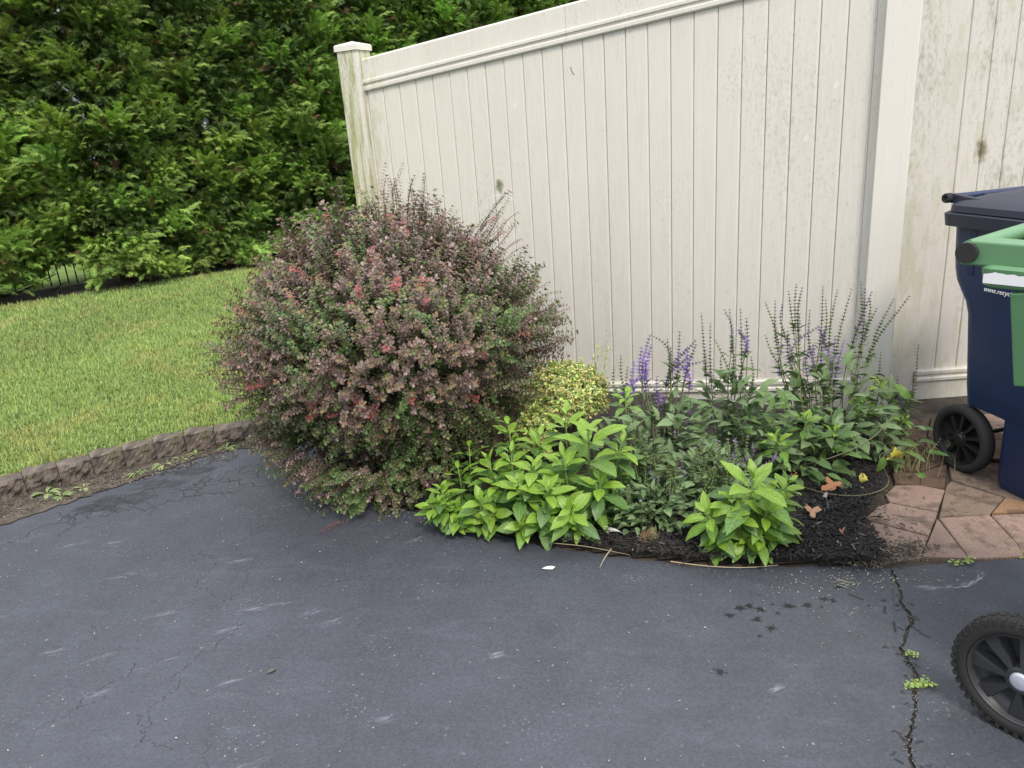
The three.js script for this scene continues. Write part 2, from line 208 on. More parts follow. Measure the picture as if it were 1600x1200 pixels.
// paving stones
{
  const paving = new THREE.Group(); paving.name = 'paving'; paving.userData = { kind: 'structure', label: 'pinkish brown concrete pavers of mixed shapes beside the bed' }; scene.add(paving);
  const maps = [0, 1, 2].map((s) => canvasTex(256, 256, (x, w, h) => fillPx(x, w, h, (i, j) => { const v = 158 + 34 * (fbm(i / 60, j / 60, 3, s * 9 + 2) - .5) + 46 * (h2(i, j, s) - .5) + 30 * (vn(i / 2.5, j / 2.5, s + 4) - .5); const d = sstep(.52, .75, fbm(i / 34, j / 34, 4, s * 5 + 71)) * .22; return [v * (1 - d) * .82, v * (1 - d) * .69, v * (1 - d) * .62]; })));
  const mats = maps.map((m) => new THREE.MeshStandardMaterial({ map: m, roughness: .92, bumpMap: m, bumpScale: .002 }));
  const dirty = new THREE.MeshStandardMaterial({ map: maps[1], color: col(.42, .38, .33), roughness: 1 }), grey = new THREE.MeshStandardMaterial({ map: maps[2], color: col(.74, .78, .74), roughness: .95 }), tan = new THREE.MeshStandardMaterial({ map: maps[0], color: col(1.0, .86, .62), roughness: .9 });
  const stones = [
    [[[1.419, -2.626], [1.511, -2.616], [1.461, -2.525], [1.390, -2.548]], dirty], [[[1.520, -2.614], [1.648, -2.673], [1.532, -2.487], [1.470, -2.524]], dirty],
    [[[1.380, -2.528], [1.460, -2.515], [1.521, -2.468], [1.421, -2.332], [1.305, -2.418], [1.315, -2.466]], mats[0]], [[[1.296, -2.400], [1.410, -2.315], [1.312, -2.182], [1.171, -2.312], [1.243, -2.379]], mats[1]],
    [[[1.162, -2.295], [1.300, -2.167], [1.215, -2.054], [1.029, -2.073], [1.054, -2.167]], mats[2]], [[[1.388, -2.265], [1.349, -2.032], [1.226, -2.053]], mats[0]],
    [[[1.403, -2.271], [1.563, -2.269], [1.535, -2.089], [1.512, -2.020], [1.359, -2.027]], mats[1]], [[[1.550, -2.494], [1.584, -2.526], [1.679, -2.381], [1.573, -2.285], [1.410, -2.288]], grey],
    [[[1.689, -2.375], [1.786, -2.270], [1.587, -2.283]], tan], [[[1.577, -2.267], [1.791, -2.255], [1.684, -2.007], [1.522, -2.026], [1.547, -2.095]], mats[2]],
    [[[1.659, -2.671], [1.778, -2.679], [1.859, -2.401], [1.784, -2.293], [1.696, -2.393], [1.598, -2.545]], grey], [[[1.515, -2.632], [1.427, -2.642], [1.559, -2.859], [1.687, -2.902]], dirty],
    [[[1.524, -2.631], [1.696, -2.900], [1.854, -2.939], [1.667, -2.693]], dirty], [[[1.580, -2.875], [1.724, -3.114], [1.829, -3.131], [1.702, -2.927]], dirty], [[[1.712, -2.925], [1.842, -3.129], [1.984, -3.139], [1.865, -2.958]], dirty],
    [[[1.676, -2.692], [1.866, -2.937], [1.998, -2.911], [1.940, -2.662], [1.788, -2.696]], dirty]];
  for (let i = 0; i < 5; i++) for (let j = 0; j < 5; j++) { const x = 1.80 + .25 * i + (j > 2 ? .22 : .02), z = -2.01 - .225 * j, k = j > 2 ? .0 : 0; if (j === 0 && i === 0) { stones.push([[[1.80, -2.25], [2.04, -2.245], [2.045, -2.012], [1.70, -2.008]], mats[0]]); continue; } if (i === 0 && j > 0 && j < 3) { stones.push([[[1.872 + .02 * j, z - .215], [2.045, z - .215], [2.045, z], [1.80 + .06 * j, z]], mats[j]]); continue; } stones.push([[[x, z - .215], [x + .24, z - .215], [x + .24, z], [x, z]], mats[(i + j * 2) % 3]]); }
  seed(50);
  for (const [pts, m] of stones) {
    const s = new THREE.Shape(pts.map(([x, z]) => new THREE.Vector2(x, -z))); const g = new THREE.ExtrudeGeometry(s, { depth: .03, bevelEnabled: true, bevelThickness: .003, bevelSize: .0025, bevelOffset: .0015, bevelSegments: 1 }); g.rotateX(-Math.PI / 2); g.translate(0, -.026 + rr(-.002, .003), 0);
    const ox = rnd(), oz = rnd(); setUV(g, (x, y, z) => [x * 3 + ox, z * 3 + oz]); mesh('paver', g, m, paving);
  }
}
// lawn and the land beyond
const hedgeU = [0.841, -0.541], hedgeN = [0.541, 0.841]; const hedgeP = (t, off = 0) => [-4.8 + hedgeU[0] * t + hedgeN[0] * off, -7.2 + hedgeU[1] * t + hedgeN[1] * off];
const lawnMap = canvasTex(512, 512, (x, w, h) => fillPx(x, w, h, (i, j) => { const v = fbm(i / 20, j / 20, 4, 61), g = h2(i, j, 6); return [88 + 45 * v + 22 * g, 112 + 44 * v + 26 * g, 44 + 22 * v + 14 * g]; }));
const edgeBack = edgePts.map(([x, z]) => [x - .03, z - .09]);
const lawnFront = [...edgeBack, [-.93, -3.75], [-.80, -4.5]];
{
  const g = setUV(polyXZ([[-150, 5], [-9, 2.2], ...lawnFront, [1.7, -3.62], [9, -3.62], [150, -3.62], [150, -200], [-150, -200]], LAWN_Y - .012), (x, y, z) => [x / 1.3, z / 1.3]);
  structure('lawn', g, new THREE.MeshStandardMaterial({ map: lawnMap, roughness: 1 }));
  const a = hedgeP(-6, .02), b = hedgeP(14, .02), c = hedgeP(14, -1.05), d = hedgeP(-6, -1.05);
  const line = []; seed(3); for (let k = 0; k <= 100; k++) { const p = hedgeP(-6 + k * .2, .0 + rr(-.07, .07) + .12 * (vn(k * .35, 3, 2) - .5)); line.push(p); }
  structure('hedge_soil', setUV(polyXZ([...line, c, d], LAWN_Y - .004), (x, y, z) => [x, z]), new THREE.MeshStandardMaterial({ map: soilTex(86, .9, 77), roughness: 1 }), 'bare brown soil under the hedge');
}
{ // grass
  seed(71); const s = new Soup(), q = new THREE.Quaternion();
  const tuft = (n) => { const s = new Soup(); for (let k = 0; k < n; k++) { const L = rr(.026, .06), w = rr(.0024, .004), lean = rr(.1, .75), a = rr(0, 6.28); const P = [], y1 = L * .6, z1 = L * .1 * lean, y2 = L * (1 - .25 * lean), z2 = L * .55 * lean; P.push(-w, 0, 0, w, 0, 0, -w * .8, y1, z1, w * .8, y1, z1, 0, y2, z2); q.setFromAxisAngle(UP, a); const c = rnd(); const tone = c < .12 ? [1.4, 1.25, 1.1] : c < .5 ? [.85, .9, .9] : [1.05, 1.05, 1]; s.add({ P, I: [0, 1, 3, 0, 3, 2, 2, 3, 4] }, V(gauss() * .016, 0, gauss() * .016), q.clone(), 1, tone); } return s.geo(); };
  const m = leafMat([1, 1, 1], .6, .3, { vertexColors: true });
  const area = [[-6.6, -2.2], [-4.2, -1.55], ...edgeBack.slice(2), [-.9, -3.75], [-.55, -4.35], [.3, -7.6], hedgeP(6.4, -.02), hedgeP(-2.6, -.02)];
  const sets = [[], [], []], cs = [[], [], []];
  const cam = V(0, 0, 0);
  for (let k = 0; k < 340000; k++) {
    const x = rr(-6.6, .6), z = rr(-11, -1.5); const d = Math.hypot(x, z); if (rnd() > clamp(26 / (d * d), .38, 1)) continue;
    if (x < 0.70 * z - .55 || !inPoly(x, z, area)) continue;
    const n1 = fbm(x * .9, z * .9, 3, 4), n2 = fbm(x * 5, z * 5, 3, 9), i = (rnd() * 3) | 0; const dry = sstep(.52, .72, n2 * .6 + fbm(x * 1.7 + 4, z * 2.2, 3, 14) * .45);
    const sc = rr(.8, 1.25) * (1 + .35 * clamp((d - 4) / 5, 0, 1)); q.setFromAxisAngle(UP, rr(0, 6.28));
    sets[i].push(new THREE.Matrix4().compose(V(x, LAWN_Y - .012, z), q.clone(), V(sc, sc * rr(.8, 1.15), sc)));
    const v = rr(.8, 1.15) * (.85 + .35 * n1); cs[i].push(col(lerp(.30, .38, dry) * v, lerp(.41, .42, dry) * v, lerp(.12, .14, dry) * v));
  }
  const root = new THREE.Group(); root.name = 'lawn_grass'; tag(root, 'mown green lawn grass between the edging and the hedge', 'grass', null, 'stuff'); scene.add(root);
  sets.forEach((a, i) => instanced('grass_blades', tuft(9), m, a, cs[i], root));
}

// ---------- fence ----------
const FO = V(1.563, 0, -3.28), FD = V(0.889, 0, 0.458), FN = V(-0.458, 0, 0.889);
const fenceTurn = Math.atan2(-FD.z, FD.x);     // local +x along the fence, local +z towards the driveway
function vinyl(x, w, h, S0, S1, Y0, Y1, opt) {
  const sx = (s) => (s - S0) / (S1 - S0) * w, sy = (y) => (1 - (y - Y0) / (Y1 - Y0)) * h;
  fillPx(x, w, h, (i, j) => {
    const s = S0 + i / w * (S1 - S0), y = Y1 - j / h * (Y1 - Y0);
    let v = (opt.tone ?? 205) + 6 * (vn(i / 3, j / 60, 3) - .5) + 5 * (h2(i, j, 7) - .5) + 5 * (fbm(s * 6, y * 2.2, 3, 4) - .5);
    const speck = Math.max(0, fbm(i / 4, j / 9, 2, 15) * .62 + fbm(s * 5, y * 2, 3, 9) * .5 - (opt.speck ?? .62)) * 190 * (opt.amt ?? 1);
    const al = opt.algae ? opt.algae(s, y, i, j) : 0; const sp2 = h2(i, j, 77) > (opt.dots ?? .9988) ? 45 * h2(i, j, 5) : 0;
    v -= Math.min(46, speck) + sp2;
    return [v - al * 50, v * .982 - al * 45, v * .940 - al * 80];
  });
  if (opt.extra) opt.extra(x, sx, sy);
}
const S0 = -2.75, S1 = 0.25, FY0 = -0.2, FY1 = 2.1;
const fenceMap = canvasTex(2048, 1570, (x, w, h) => {
  seed(81); vinyl(x, w, h, S0, S1, FY0, FY1, {
    speck: .68, amt: .45, algae: (s, y, i, j) => { const a = sstep(-2.32, -2.5, s) * .3, b = 0.03; return clamp((a + b) * sstep(.42, .62, fbm(i / 14, j / 40, 4, 5)), 0, .5); },
    extra: (x, sx, sy) => {
      for (let k = 0; k < 120; k++) { x.fillStyle = `rgba(96,98,72,${.05 + .12 * rnd()})`; x.beginPath(); x.ellipse(sx(-1.735) + gauss() * 9, sy(1.073) + gauss() * 16, rr(2, 6), rr(3, 9), 0, 0, 7); x.fill(); }
      x.strokeStyle = 'rgba(222,220,214,.6)'; x.lineWidth = 4; x.beginPath(); x.moveTo(sx(-1.78), sy(1.025)); x.quadraticCurveTo(sx(-1.70), sy(1.03), sx(-1.65), sy(1.00)); x.stroke();
      x.fillStyle = 'rgba(222,220,214,.5)'; for (const [s, y] of [[-1.618, 1.453], [-.158, 1.425], [-.265, 1.222]]) { x.beginPath(); x.ellipse(sx(s), sy(y), 7, 10, .3, 0, 7); x.fill(); }
      x.strokeStyle = 'rgba(40,42,40,.85)'; x.lineWidth = 2.4; x.beginPath(); x.moveTo(sx(-1.317), sy(1.60)); x.quadraticCurveTo(sx(-1.313), sy(1.575), sx(-1.30), sy(1.565)); x.stroke();
      for (let k = 0; k < 90; k++) { x.fillStyle = `rgba(90,88,80,${.25 + .5 * rnd()})`; x.fillRect(rnd() * 2048, rnd() * 1570, rr(1, 2.4), rr(1, 4)); }
      for (let k = 0; k < 900; k++) { x.fillStyle = `rgba(130,128,114,${.04 + .08 * rnd()})`; x.beginPath(); x.ellipse(sx(-.30) + gauss() * 110, sy(1.25) + gauss() * 260, rr(1, 5), rr(1, 8), 0, 0, 7); x.fill(); }
    } });
});
const gateMap = canvasTex(768, 1024, (x, w, h) => { seed(82); vinyl(x, w, h, 1.6, 3.1, 0, 2.1, { tone: 195, speck: .61, amt: .5, dots: .985, algae: (s, y, i, j) => .16 * sstep(.5, .68, fbm(i / 20, j / 50, 4, 5)), extra: (x, sx, sy) => {
  for (let k = 0; k < 160; k++) { x.fillStyle = `rgba(94,88,60,${.05 + .12 * rnd()})`; x.beginPath(); x.ellipse(sx(2.09) + gauss() * 9, sy(1.115) + gauss() * 16, rr(1, 5), rr(2, 8), 0, 0, 7); x.fill(); }
  for (let k = 0; k < 1500; k++) { x.fillStyle = `rgba(90,86,74,${.1 + .3 * rnd()})`; x.fillRect(rnd() * 768, h * (.35 + .6 * rnd()), rr(.8, 2), rr(.8, 2.6)); } } }); });
const algaeMap = canvasTex(256, 1024, (x, w, h) => { seed(83); vinyl(x, w, h, 0, .14, 0, 1.9, { speck: .62, algae: (s, y, i, j) => clamp(.22 + .75 * sstep(.34, .68, fbm(i / 26, j / 70, 5, 33)) - .9 * sstep(.105, .12, s) * sstep(1.2, 1.5, y), 0, .95) }); });
const postMap = canvasTex(256, 1024, (x, w, h) => { seed(84); vinyl(x, w, h, 0, .14, 0, 2, { tone: 213, speck: .72 }); });
const mk = (m) => new THREE.MeshPhysicalMaterial({ map: m, roughness: .48, clearcoat: .15, clearcoatRoughness: .4, side: THREE.DoubleSide });
const fenceMat = mk(fenceMap), gateMat = mk(gateMap), algaeMat = mk(algaeMap), postMat = mk(postMap);
const slope = 0.1;   // the rails climb towards the gate
function extrudeBoard(w, h, d, bev = .003) { return new RoundedBoxGeometry(w, h, d, 1, bev); }
function profileRail(prof, L) { // prof: [z,y] closed outline, extruded along x
  const s = new THREE.Shape(prof.map(([z, y]) => new THREE.Vector2(-z, y))); const g = new THREE.ExtrudeGeometry(s, { depth: L, bevelEnabled: false }); g.rotateY(Math.PI / 2); return toCreasedNormals(g, .5);
}
const railTop = [[-.03, 0], [.030, 0], [.034, .006], [.034, .020], [.028, .026], [.028, .034], [.036, .040], [.036, .052], [.026, .058], [.026, .155], [.020, .163], [-.02, .163], [-.03, .155]];
{
  const f = thing('privacy_fence', 'tall cream vinyl board fence panel with algae streaked end post behind the flowers', 'fence', [FO.x, 0, FO.z], fenceTurn);
  const fuv = (g, ox = 0, oy = 0) => setUV(g, (x, y, z) => [(x + ox - S0) / (S1 - S0), (y + oy - FY0) / (FY1 - FY0)]);
  const pitch = 0.1025; seed(90);
  for (let k = 0; k < 25; k++) { // boards, each with a shallow V joint
    const s1 = -0.126 + .1025 - pitch * k, s0 = k === 24 ? s1 - .075 : s1 - pitch, wd = s1 - s0 - .0022, top = 1.83 + slope * s0 + .02, bot = .10 + slope * s0; const last = s1 > -.02;
    const e = .0026, z = .019 + rr(-.0006, .0006), pr = [[s0 + .001, z - e], [s0 + .001 + e, z], [s1 - .001 - .009, z], [s1 - .001 - .004, z - e], [s1 - .001, z - e], [s1 - .001, -.019], [s0 + .001, -.019]];
    const sh = new THREE.Shape(pr.map(([x, zz]) => new THREE.Vector2(x, -zz))); const g = new THREE.ExtrudeGeometry(sh, { depth: top - bot, bevelEnabled: false }); g.rotateX(-Math.PI / 2); g.translate(0, bot, 0);
    mesh('board', fuv(g), fenceMat, f);
  }
  const ang = Math.atan(slope), rail = (prof, s0, s1, y, name) => { const g = profileRail(prof, (s1 - s0) / Math.cos(ang)); const p = g.attributes.position; for (let i = 0; i < p.count; i++) { const x = p.getX(i) * Math.cos(ang); p.setXYZ(i, s0 + x, y + slope * (s0 + x) + p.getY(i), p.getZ(i)); } g.computeVertexNormals(); return mesh(name, fuv(toCreasedNormals(g, .4)), fenceMat, f); };
  rail(railTop, -2.505, -1.3295, 1.838, 'top_rail'); rail(railTop, -1.328, -.006, 1.838, 'top_rail');
  const railBot = railTop.map(([z, y]) => [z, -y]).reverse(); rail(railBot, -2.505, -.006, .172, 'bottom_rail');
  // end post
  const pm = extrudeBoard(.127, 1.98, .127, .006); setUV(pm, (x, y, z) => [(Math.abs(z) > .06 ? x : z) / .14 + .5, (y + .99) / 1.98]);
  const p0 = mesh('end_post', pm, algaeMat, f); p0.position.set(-2.558, .81, -.002); p0.userData.label = 'greenish algae stained end post';
  const capS = [[.071, 0], [.071, .027], [.066, .032], [0, .050]];
  const capG = new THREE.LatheGeometry(capS.map(([r, y]) => new THREE.Vector2(r * Math.SQRT2, y)).reverse(), 4, Math.PI / 4); const cap = mesh('post_cap', toCreasedNormals(capG, .3), postMat, p0); cap.position.set(0, .985, 0);
  // gate-side post
  const g2 = extrudeBoard(.124, 2.5, .127, .005); setUV(g2, (x, y, z) => [(Math.abs(z) > .06 ? x : z) / .14 + .5, (y + 1.25) / 2.5]); const p1 = mesh('corner_post', g2, postMat, f); p1.position.set(.071, 1.05, .004); p1.userData.label = 'clean white corner post beside the gate';
  const cap2 = mesh('post_cap', toCreasedNormals(capG.clone(), .3), postMat, p1); cap2.position.set(0, 1.245, 0);
  const ch = mesh('edge_channel', fuv(new THREE.BoxGeometry(.0336, 1.78, .03), -.0068, 1.0), fenceMat, f); ch.position.set(-.0068, .99, -.002);
  const ch2 = mesh('edge_channel', fuv(new THREE.BoxGeometry(.03, 1.6, .03), -2.49, 1.0), fenceMat, f); ch2.position.set(-2.482, .80, -.002);
}
{
  const f = thing('fence_gate', 'speckled white vinyl gate panel behind the blue cart', 'gate', [1.72, 0, -3.42]);
  const guv = (g) => setUV(g, (x, y, z) => [(x + 1.72 - 1.6) / 1.5, y / 2.1]);
  const st = new RoundedBoxGeometry(.13, 2.1, .05, 1, .004); st.translate(.102, 1.085, 0); mesh('stile', guv(st), gateMat, f);
  for (let k = 0; k < 11; k++) { const x0 = .168 + .1 * k; const e = .0028, z = .014, pr = [[x0 + .001, z - e], [x0 + .001 + e, z], [x0 + .090, z], [x0 + .095, z - e], [x0 + .099, z - e], [x0 + .099, -.012], [x0 + .001, -.012]]; const sh = new THREE.Shape(pr.map(([x, zz]) => new THREE.Vector2(x, -zz))); const g = new THREE.ExtrudeGeometry(sh, { depth: 1.93, bevelEnabled: false }); g.rotateX(-Math.PI / 2); g.translate(0, .08, 0); mesh('board', guv(g), gateMat, f); }
  const rb = profileRail(railTop.map(([z, y]) => [z, -y]).reverse(), 1.098); rb.translate(.169, .138, 0); mesh('bottom_rail', guv(rb), gateMat, f);
  const rt = profileRail(railTop, 1.098); rt.translate(.169, 1.98, 0); mesh('top_rail', guv(rt), gateMat, f);
  const st2 = new RoundedBoxGeometry(.12, 2.1, .05, 1, .004); st2.translate(1.329, 1.085, 0); mesh('stile', guv(st2), gateMat, f);
}

// ---------- edging of split-face blocks ----------
{
  const wall = thing('edging_wall', 'low brown split face block edging between lawn and driveway', 'edging');
  const map = canvasTex(512, 512, (x, w, h) => fillPx(x, w, h, (i, j) => { const v = 88 + 66 * (fbm(i / 40, j / 40, 5, 91) - .5) + 40 * (h2(i, j, 9) - .5); const m = sstep(.6, .75, fbm(i / 60, j / 60, 4, 95)) * .35; return [v * (1.03 - m * .5), v * (.94 - m * .2), v * (.86 - m * .7)]; }));
  const m = new THREE.MeshStandardMaterial({ map, roughness: 1, bumpMap: map, bumpScale: .006 });
  // walk along the foot line, one block every 0.128 m
  const len = []; let tot = 0; for (let i = 0; i < edgePts.length - 1; i++) { const d = Math.hypot(edgePts[i + 1][0] - edgePts[i][0], edgePts[i + 1][1] - edgePts[i][1]); len.push(d); tot += d; }
  const at = (s) => { let i = 0; while (i < len.length - 1 && s > len[i]) { s -= len[i]; i++; } const t = s / len[i]; return [lerp(edgePts[i][0], edgePts[i + 1][0], t), lerp(edgePts[i][1], edgePts[i + 1][1], t)]; };
  const B = .1315; const variants = [0, 1, 2, 3, 4].map((v) => {
    const g = new THREE.BoxGeometry(B - .002, .135, .10, 16, 12, 8), p = g.attributes.position;
    for (let i = 0; i < p.count; i++) { let x = p.getX(i), y = p.getY(i), z = p.getZ(i); const top = sstep(.03, .067, y), fr = sstep(.0, .05, z), n = fbm(x * 34 + v * 9 + 40, y * 34 + z * 26 + 70, 4, v + 3) - .5; const ed = sstep(.046, .063, Math.abs(x)); const n2 = fbm(x * 95 + v * 5 + 40, y * 95 + z * 60 + 30, 3, v + 13) - .5; z += fr * (n * .032 + n2 * .016 - ed * .002 - top * .006); y += top * (.010 * n2 + .020 * (fbm(x * 26 + v * 5 + 9, z * 26 + 50, 3, v) - .5) - ed * .0015); p.setXYZ(i, x, y, z); }
    const g2 = mergeVertices(g.deleteAttribute('normal') && g.deleteAttribute('uv'), 1e-5); const g3 = toCreasedNormals(g2, .22); return setUV(g3, (x, y, z) => [x * 2.2 + z + v * .3, y * 2.2 + z * 1.4 + v * .17]);
  });
  seed(101); const n = Math.floor((tot - .02) / B);
  for (let k = 0; k < n; k++) { const a = at(k * B), b = at((k + 1) * B - 1e-4), cx = (a[0] + b[0]) / 2, cz = (a[1] + b[1]) / 2, ang = Math.atan2(-(b[1] - a[1]), b[0] - a[0]); const s = mesh('block', variants[(rnd() * 5) | 0], m, wall); s.position.set(cx - Math.sin(ang) * .045, 0.018 + rr(-.003, .003), cz - Math.cos(ang) * .045); s.rotation.y = ang + rr(-.025, .025); }
  // dirt and litter strip at its foot
  structure('dirt_strip', setUV(polyXZ([[-1.0, -3.46], ...dirtLine.map(([x, z]) => [x + .012, z + .012]), [-7.9, 1.3], ...edgePts.slice(1).map(([x, z]) => [x, z - .03])], .004), (x, y, z) => [x * 1.5, z * 1.5]), new THREE.MeshStandardMaterial({ map: soilTex(60, .9, 57), roughness: 1 }), 'strip of dirt and grit at the foot of the edging');
  const mats = [], cols = [], q = new THREE.Quaternion(), g = new THREE.IcosahedronGeometry(1, 0);
  for (let k = 0; k < 3400; k++) { const s = rr(5.0, tot), p = at(s), w = rr(.0, .215) * (s > tot - .45 ? .35 : 1); const x = p[0] + .48 * w + .02, z = p[1] + .82 * w; orient(V(gauss(), gauss() * .2, gauss()), UP, q); const big = rnd() < .3; mats.push(new THREE.Matrix4().compose(V(x, .006, z), q, big ? V(.0018, rr(.006, .016), .0016) : V(rr(.002, .005), rr(.002, .005), rr(.001, .003)))); const v = rnd(); const b = v < .1 ? rr(.15, .28) : v < .4 ? rr(.07, .14) : rr(.02, .06); cols.push(col(b * 1.12, b * .97, b * .7)); }
  tag(instanced('grit', g, std([1, 1, 1], .95), mats, cols, scene), 'loose grit and dry crumbs along the block edging', 'grit', null, 'stuff');
}

// ---------- hedge of arborvitae ----------
{
  const spray = (sd) => { // a flat fan of scaly branchlets, length 1 along +Y
    seed(sd); const P = [], I = [], C = []; const tri = (ax_, ay, bx, by, w0, w1, z0, z1, tone) => { const dx = bx - ax_, dy = by - ay, l = Math.hypot(dx, dy), nx = -dy / l, ny = dx / l, b = P.length / 3; P.push(ax_ + nx * w0, ay + ny * w0, z0, ax_ - nx * w0, ay - ny * w0, z0, bx - nx * w1, by - ny * w1, z1, bx + nx * w1, by + ny * w1, z1); I.push(b, b + 1, b + 2, b, b + 2, b + 3); for (let k = 0; k < 4; k++) C.push(...tone); };
    tri(0, 0, 0, .55, .012, .011, 0, .02, [.8, .75, .7]); tri(0, .55, 0, 1, .016, .006, .02, -.16, [1.1, 1.1, 1]);
    for (let k = 0; k < 10; k++) for (const s of [-1, 1]) {
      const t = .06 + k * .085 + (s > 0 ? .04 : 0) + rr(-.02, .02), a = rr(.42, .72) * s, L = (.36 - .24 * t + rr(-.06, .06)), z0 = t > .5 ? .02 - .36 * (t - .5) * (t - .5) / .5 : .02, z1 = z0 + rr(-.16, .06); const bx = Math.sin(a) * L, by = t + Math.cos(a) * L; const c = rr(.78, 1.22), tone = [c * rr(.92, 1.1), c, c * rr(.85, 1.1)];
      tri(0, t, bx, by, .013, .008, z0, z1, tone);
      for (let j = 1; j < 4; j++) for (const s2 of [-1, 1]) { const u = j / 4 + rr(-.06, .06), px = bx * u, py = t + (by - t) * u, a2 = a + s2 * rr(.45, .8), l2 = L * (.36 - .2 * u) + .03; const c2 = c * rr(.88, 1.18), zz = lerp(z0, z1, u); tri(px, py, px + Math.sin(a2) * l2, py + Math.cos(a2) * l2, .0125, .005, zz, zz + rr(-.07, .04), [c2 * 1.02, c2, c2 * .9]); }
    }
    return geoFrom(P, I, C);
  };
  const geos = [spray(201), spray(202), spray(203)];
  const fm = leafMat([1, 1, 1], .62, .25, { vertexColors: true }); const bark = std([.075, .05, .035], .95); const dry = std([.16, .085, .035], .9);
  const labels = ['olive green arborvitae at the far left edge of the hedge', 'arborvitae with low boughs hanging left of the small gap', 'tall olive green arborvitae just right of the small gap', 'broad arborvitae rising in the middle of the visible hedge', 'dark green arborvitae left of the fence end post', 'bright lower boughed arborvitae directly behind the fence end post', 'arborvitae showing just above the fence beside the post', 'arborvitae whose top shows over the sloping fence rail', 'farthest arborvitae peeking over the fence near its rail seam'];
  const q = new THREE.Quaternion();
  const gapA = V(-3.831, .37, -6.78), gapD = V(-4.633, .161, -8.2).sub(V(-3.831, .37, -6.78)).normalize();
  const toGap = (p) => { const d = p.clone().sub(gapA); return d.addScaledVector(gapD, -d.dot(gapD)); };
  for (let k = 0; k < 9; k++) {
    seed(300 + k * 17); const t0 = [-1.3, -.12, 1.28, 2.3, 3.35, 4.45, 5.55, 6.65, 7.75][k] + rr(-.05, .05), [bx, bz] = hedgeP(t0, -.93 + rr(-.08, .08)); const Ht = 4.3 + rr(-.2, .4), Rm = .86 + rr(-.05, .08);
    const tree = thing('arborvitae', labels[k], 'tree', [bx, LAWN_Y - .01, bz], 0, 'arborvitae trees of the hedge');
    mesh('trunk', tube([V(0, -.05, 0), V(.03, 1.2, .02), V(-.02, 2.6, 0), V(0, Ht - .2, 0)], [.09, .075, .05, .012], 8, 10), bark, tree);
    const mats = [[], [], []], cols = [[], [], []], limb = [];
    const face = Math.atan2(.3 - bx, 0 - bz); // rough bearing to the driveway
    const warm = k < 4 ? 1 : .35, N = 225;
    for (let c = 0; c < N; c++) {
      const y = .10 + (Ht - .3) * Math.pow((c + rnd()) / N, 1.15), a = face + (rnd() < .78 ? rr(-1.75, 1.75) : rr(-3.14, 3.14)); const low = sstep(1.0, .2, y);
      const R = Rm * (1 - .62 * Math.pow(y / Ht, 2.1)) * (1 + .16 * low) + .17 * (vn(a * 2.2 + k * 7, y * 2.1, 3) - .5) + rr(-.22, .17); const out = V(Math.sin(a), 0, Math.cos(a));
      const p0 = out.clone().multiplyScalar(Math.max(.1, R - .42)).setY(y - .16), dir = out.clone().add(V(gauss() * .25, rr(.12, .62) - .25 * low, gauss() * .25)).normalize(); const L = rr(.36, .56);
      const cb = rr(.7, 1.25), cw = rnd() * warm; 
      if (c % 4 === 0) limb.push(tube([V(0, Math.max(.05, y - .5), 0), p0.clone().multiplyScalar(.6).setY(y - .3), p0.clone().addScaledVector(dir, L * .6)], [.02, .012, .004], 4, 5));
      const ns = 92;
      for (let j = 0; j < ns; j++) {
        const u = Math.pow(rnd(), .75), s = gauss(), s2 = gauss(); const side = V(dir.z, 0, -dir.x).normalize();
        const pos = p0.clone().addScaledVector(dir, L * u).addScaledVector(side, s * .095 * (.5 + u * .6)).add(V(0, s2 * .085, 0));
        const wp = pos.clone().add(tree.position); if (Math.abs(wp.y - (.30 + .02)) < .6) { const g = toGap(wp); if (Math.abs(g.y) < .16 && Math.hypot(g.x, g.z) < .22) continue; }
        if (wp.y < .13 + .07 * h2(c, k, 2)) continue;
        const d = dir.clone().multiplyScalar(.75).addScaledVector(side, s * .55 + rr(-.3, .3)).add(V(0, rr(-.35, .55) + .25 * (1 - u), 0)).normalize();
        const up = V(gauss() * .45, 1, gauss() * .45).addScaledVector(out, rr(.1, 1.0)); orient(d, up, q);
        const sc = rr(.10, .175); const i = (rnd() * 3) | 0; mats[i].push(new THREE.Matrix4().compose(pos, q.clone(), V(sc, sc, sc)));
        if (rnd() < .03) { const v = rr(.7, 1.1); cols[i].push(col(.15 * v, .085 * v, .03 * v)); continue; }
        const v = cb * rr(.78, 1.2), w = clamp(cw * .5 + rr(-.1, .25), 0, 1); cols[i].push(col(lerp(.245, .345, w) * v, lerp(.435, .42, w) * v, lerp(.09, .08, w) * v));
      }
    }
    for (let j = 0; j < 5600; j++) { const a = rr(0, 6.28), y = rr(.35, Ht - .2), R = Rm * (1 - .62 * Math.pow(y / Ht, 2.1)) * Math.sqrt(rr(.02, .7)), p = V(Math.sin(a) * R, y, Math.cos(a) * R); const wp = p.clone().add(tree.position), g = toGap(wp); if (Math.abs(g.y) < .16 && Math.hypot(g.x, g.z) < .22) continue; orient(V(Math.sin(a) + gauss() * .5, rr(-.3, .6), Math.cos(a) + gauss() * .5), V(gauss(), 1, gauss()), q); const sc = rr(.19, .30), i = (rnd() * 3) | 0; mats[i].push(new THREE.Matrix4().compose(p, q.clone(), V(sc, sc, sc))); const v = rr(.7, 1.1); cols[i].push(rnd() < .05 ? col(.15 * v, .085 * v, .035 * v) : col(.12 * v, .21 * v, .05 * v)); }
    mesh('limbs', mergeGeometries(limb), bark, tree);
    mats.forEach((a, i) => instanced('crown', geos[i], fm, a, cols[i], tree));
  }
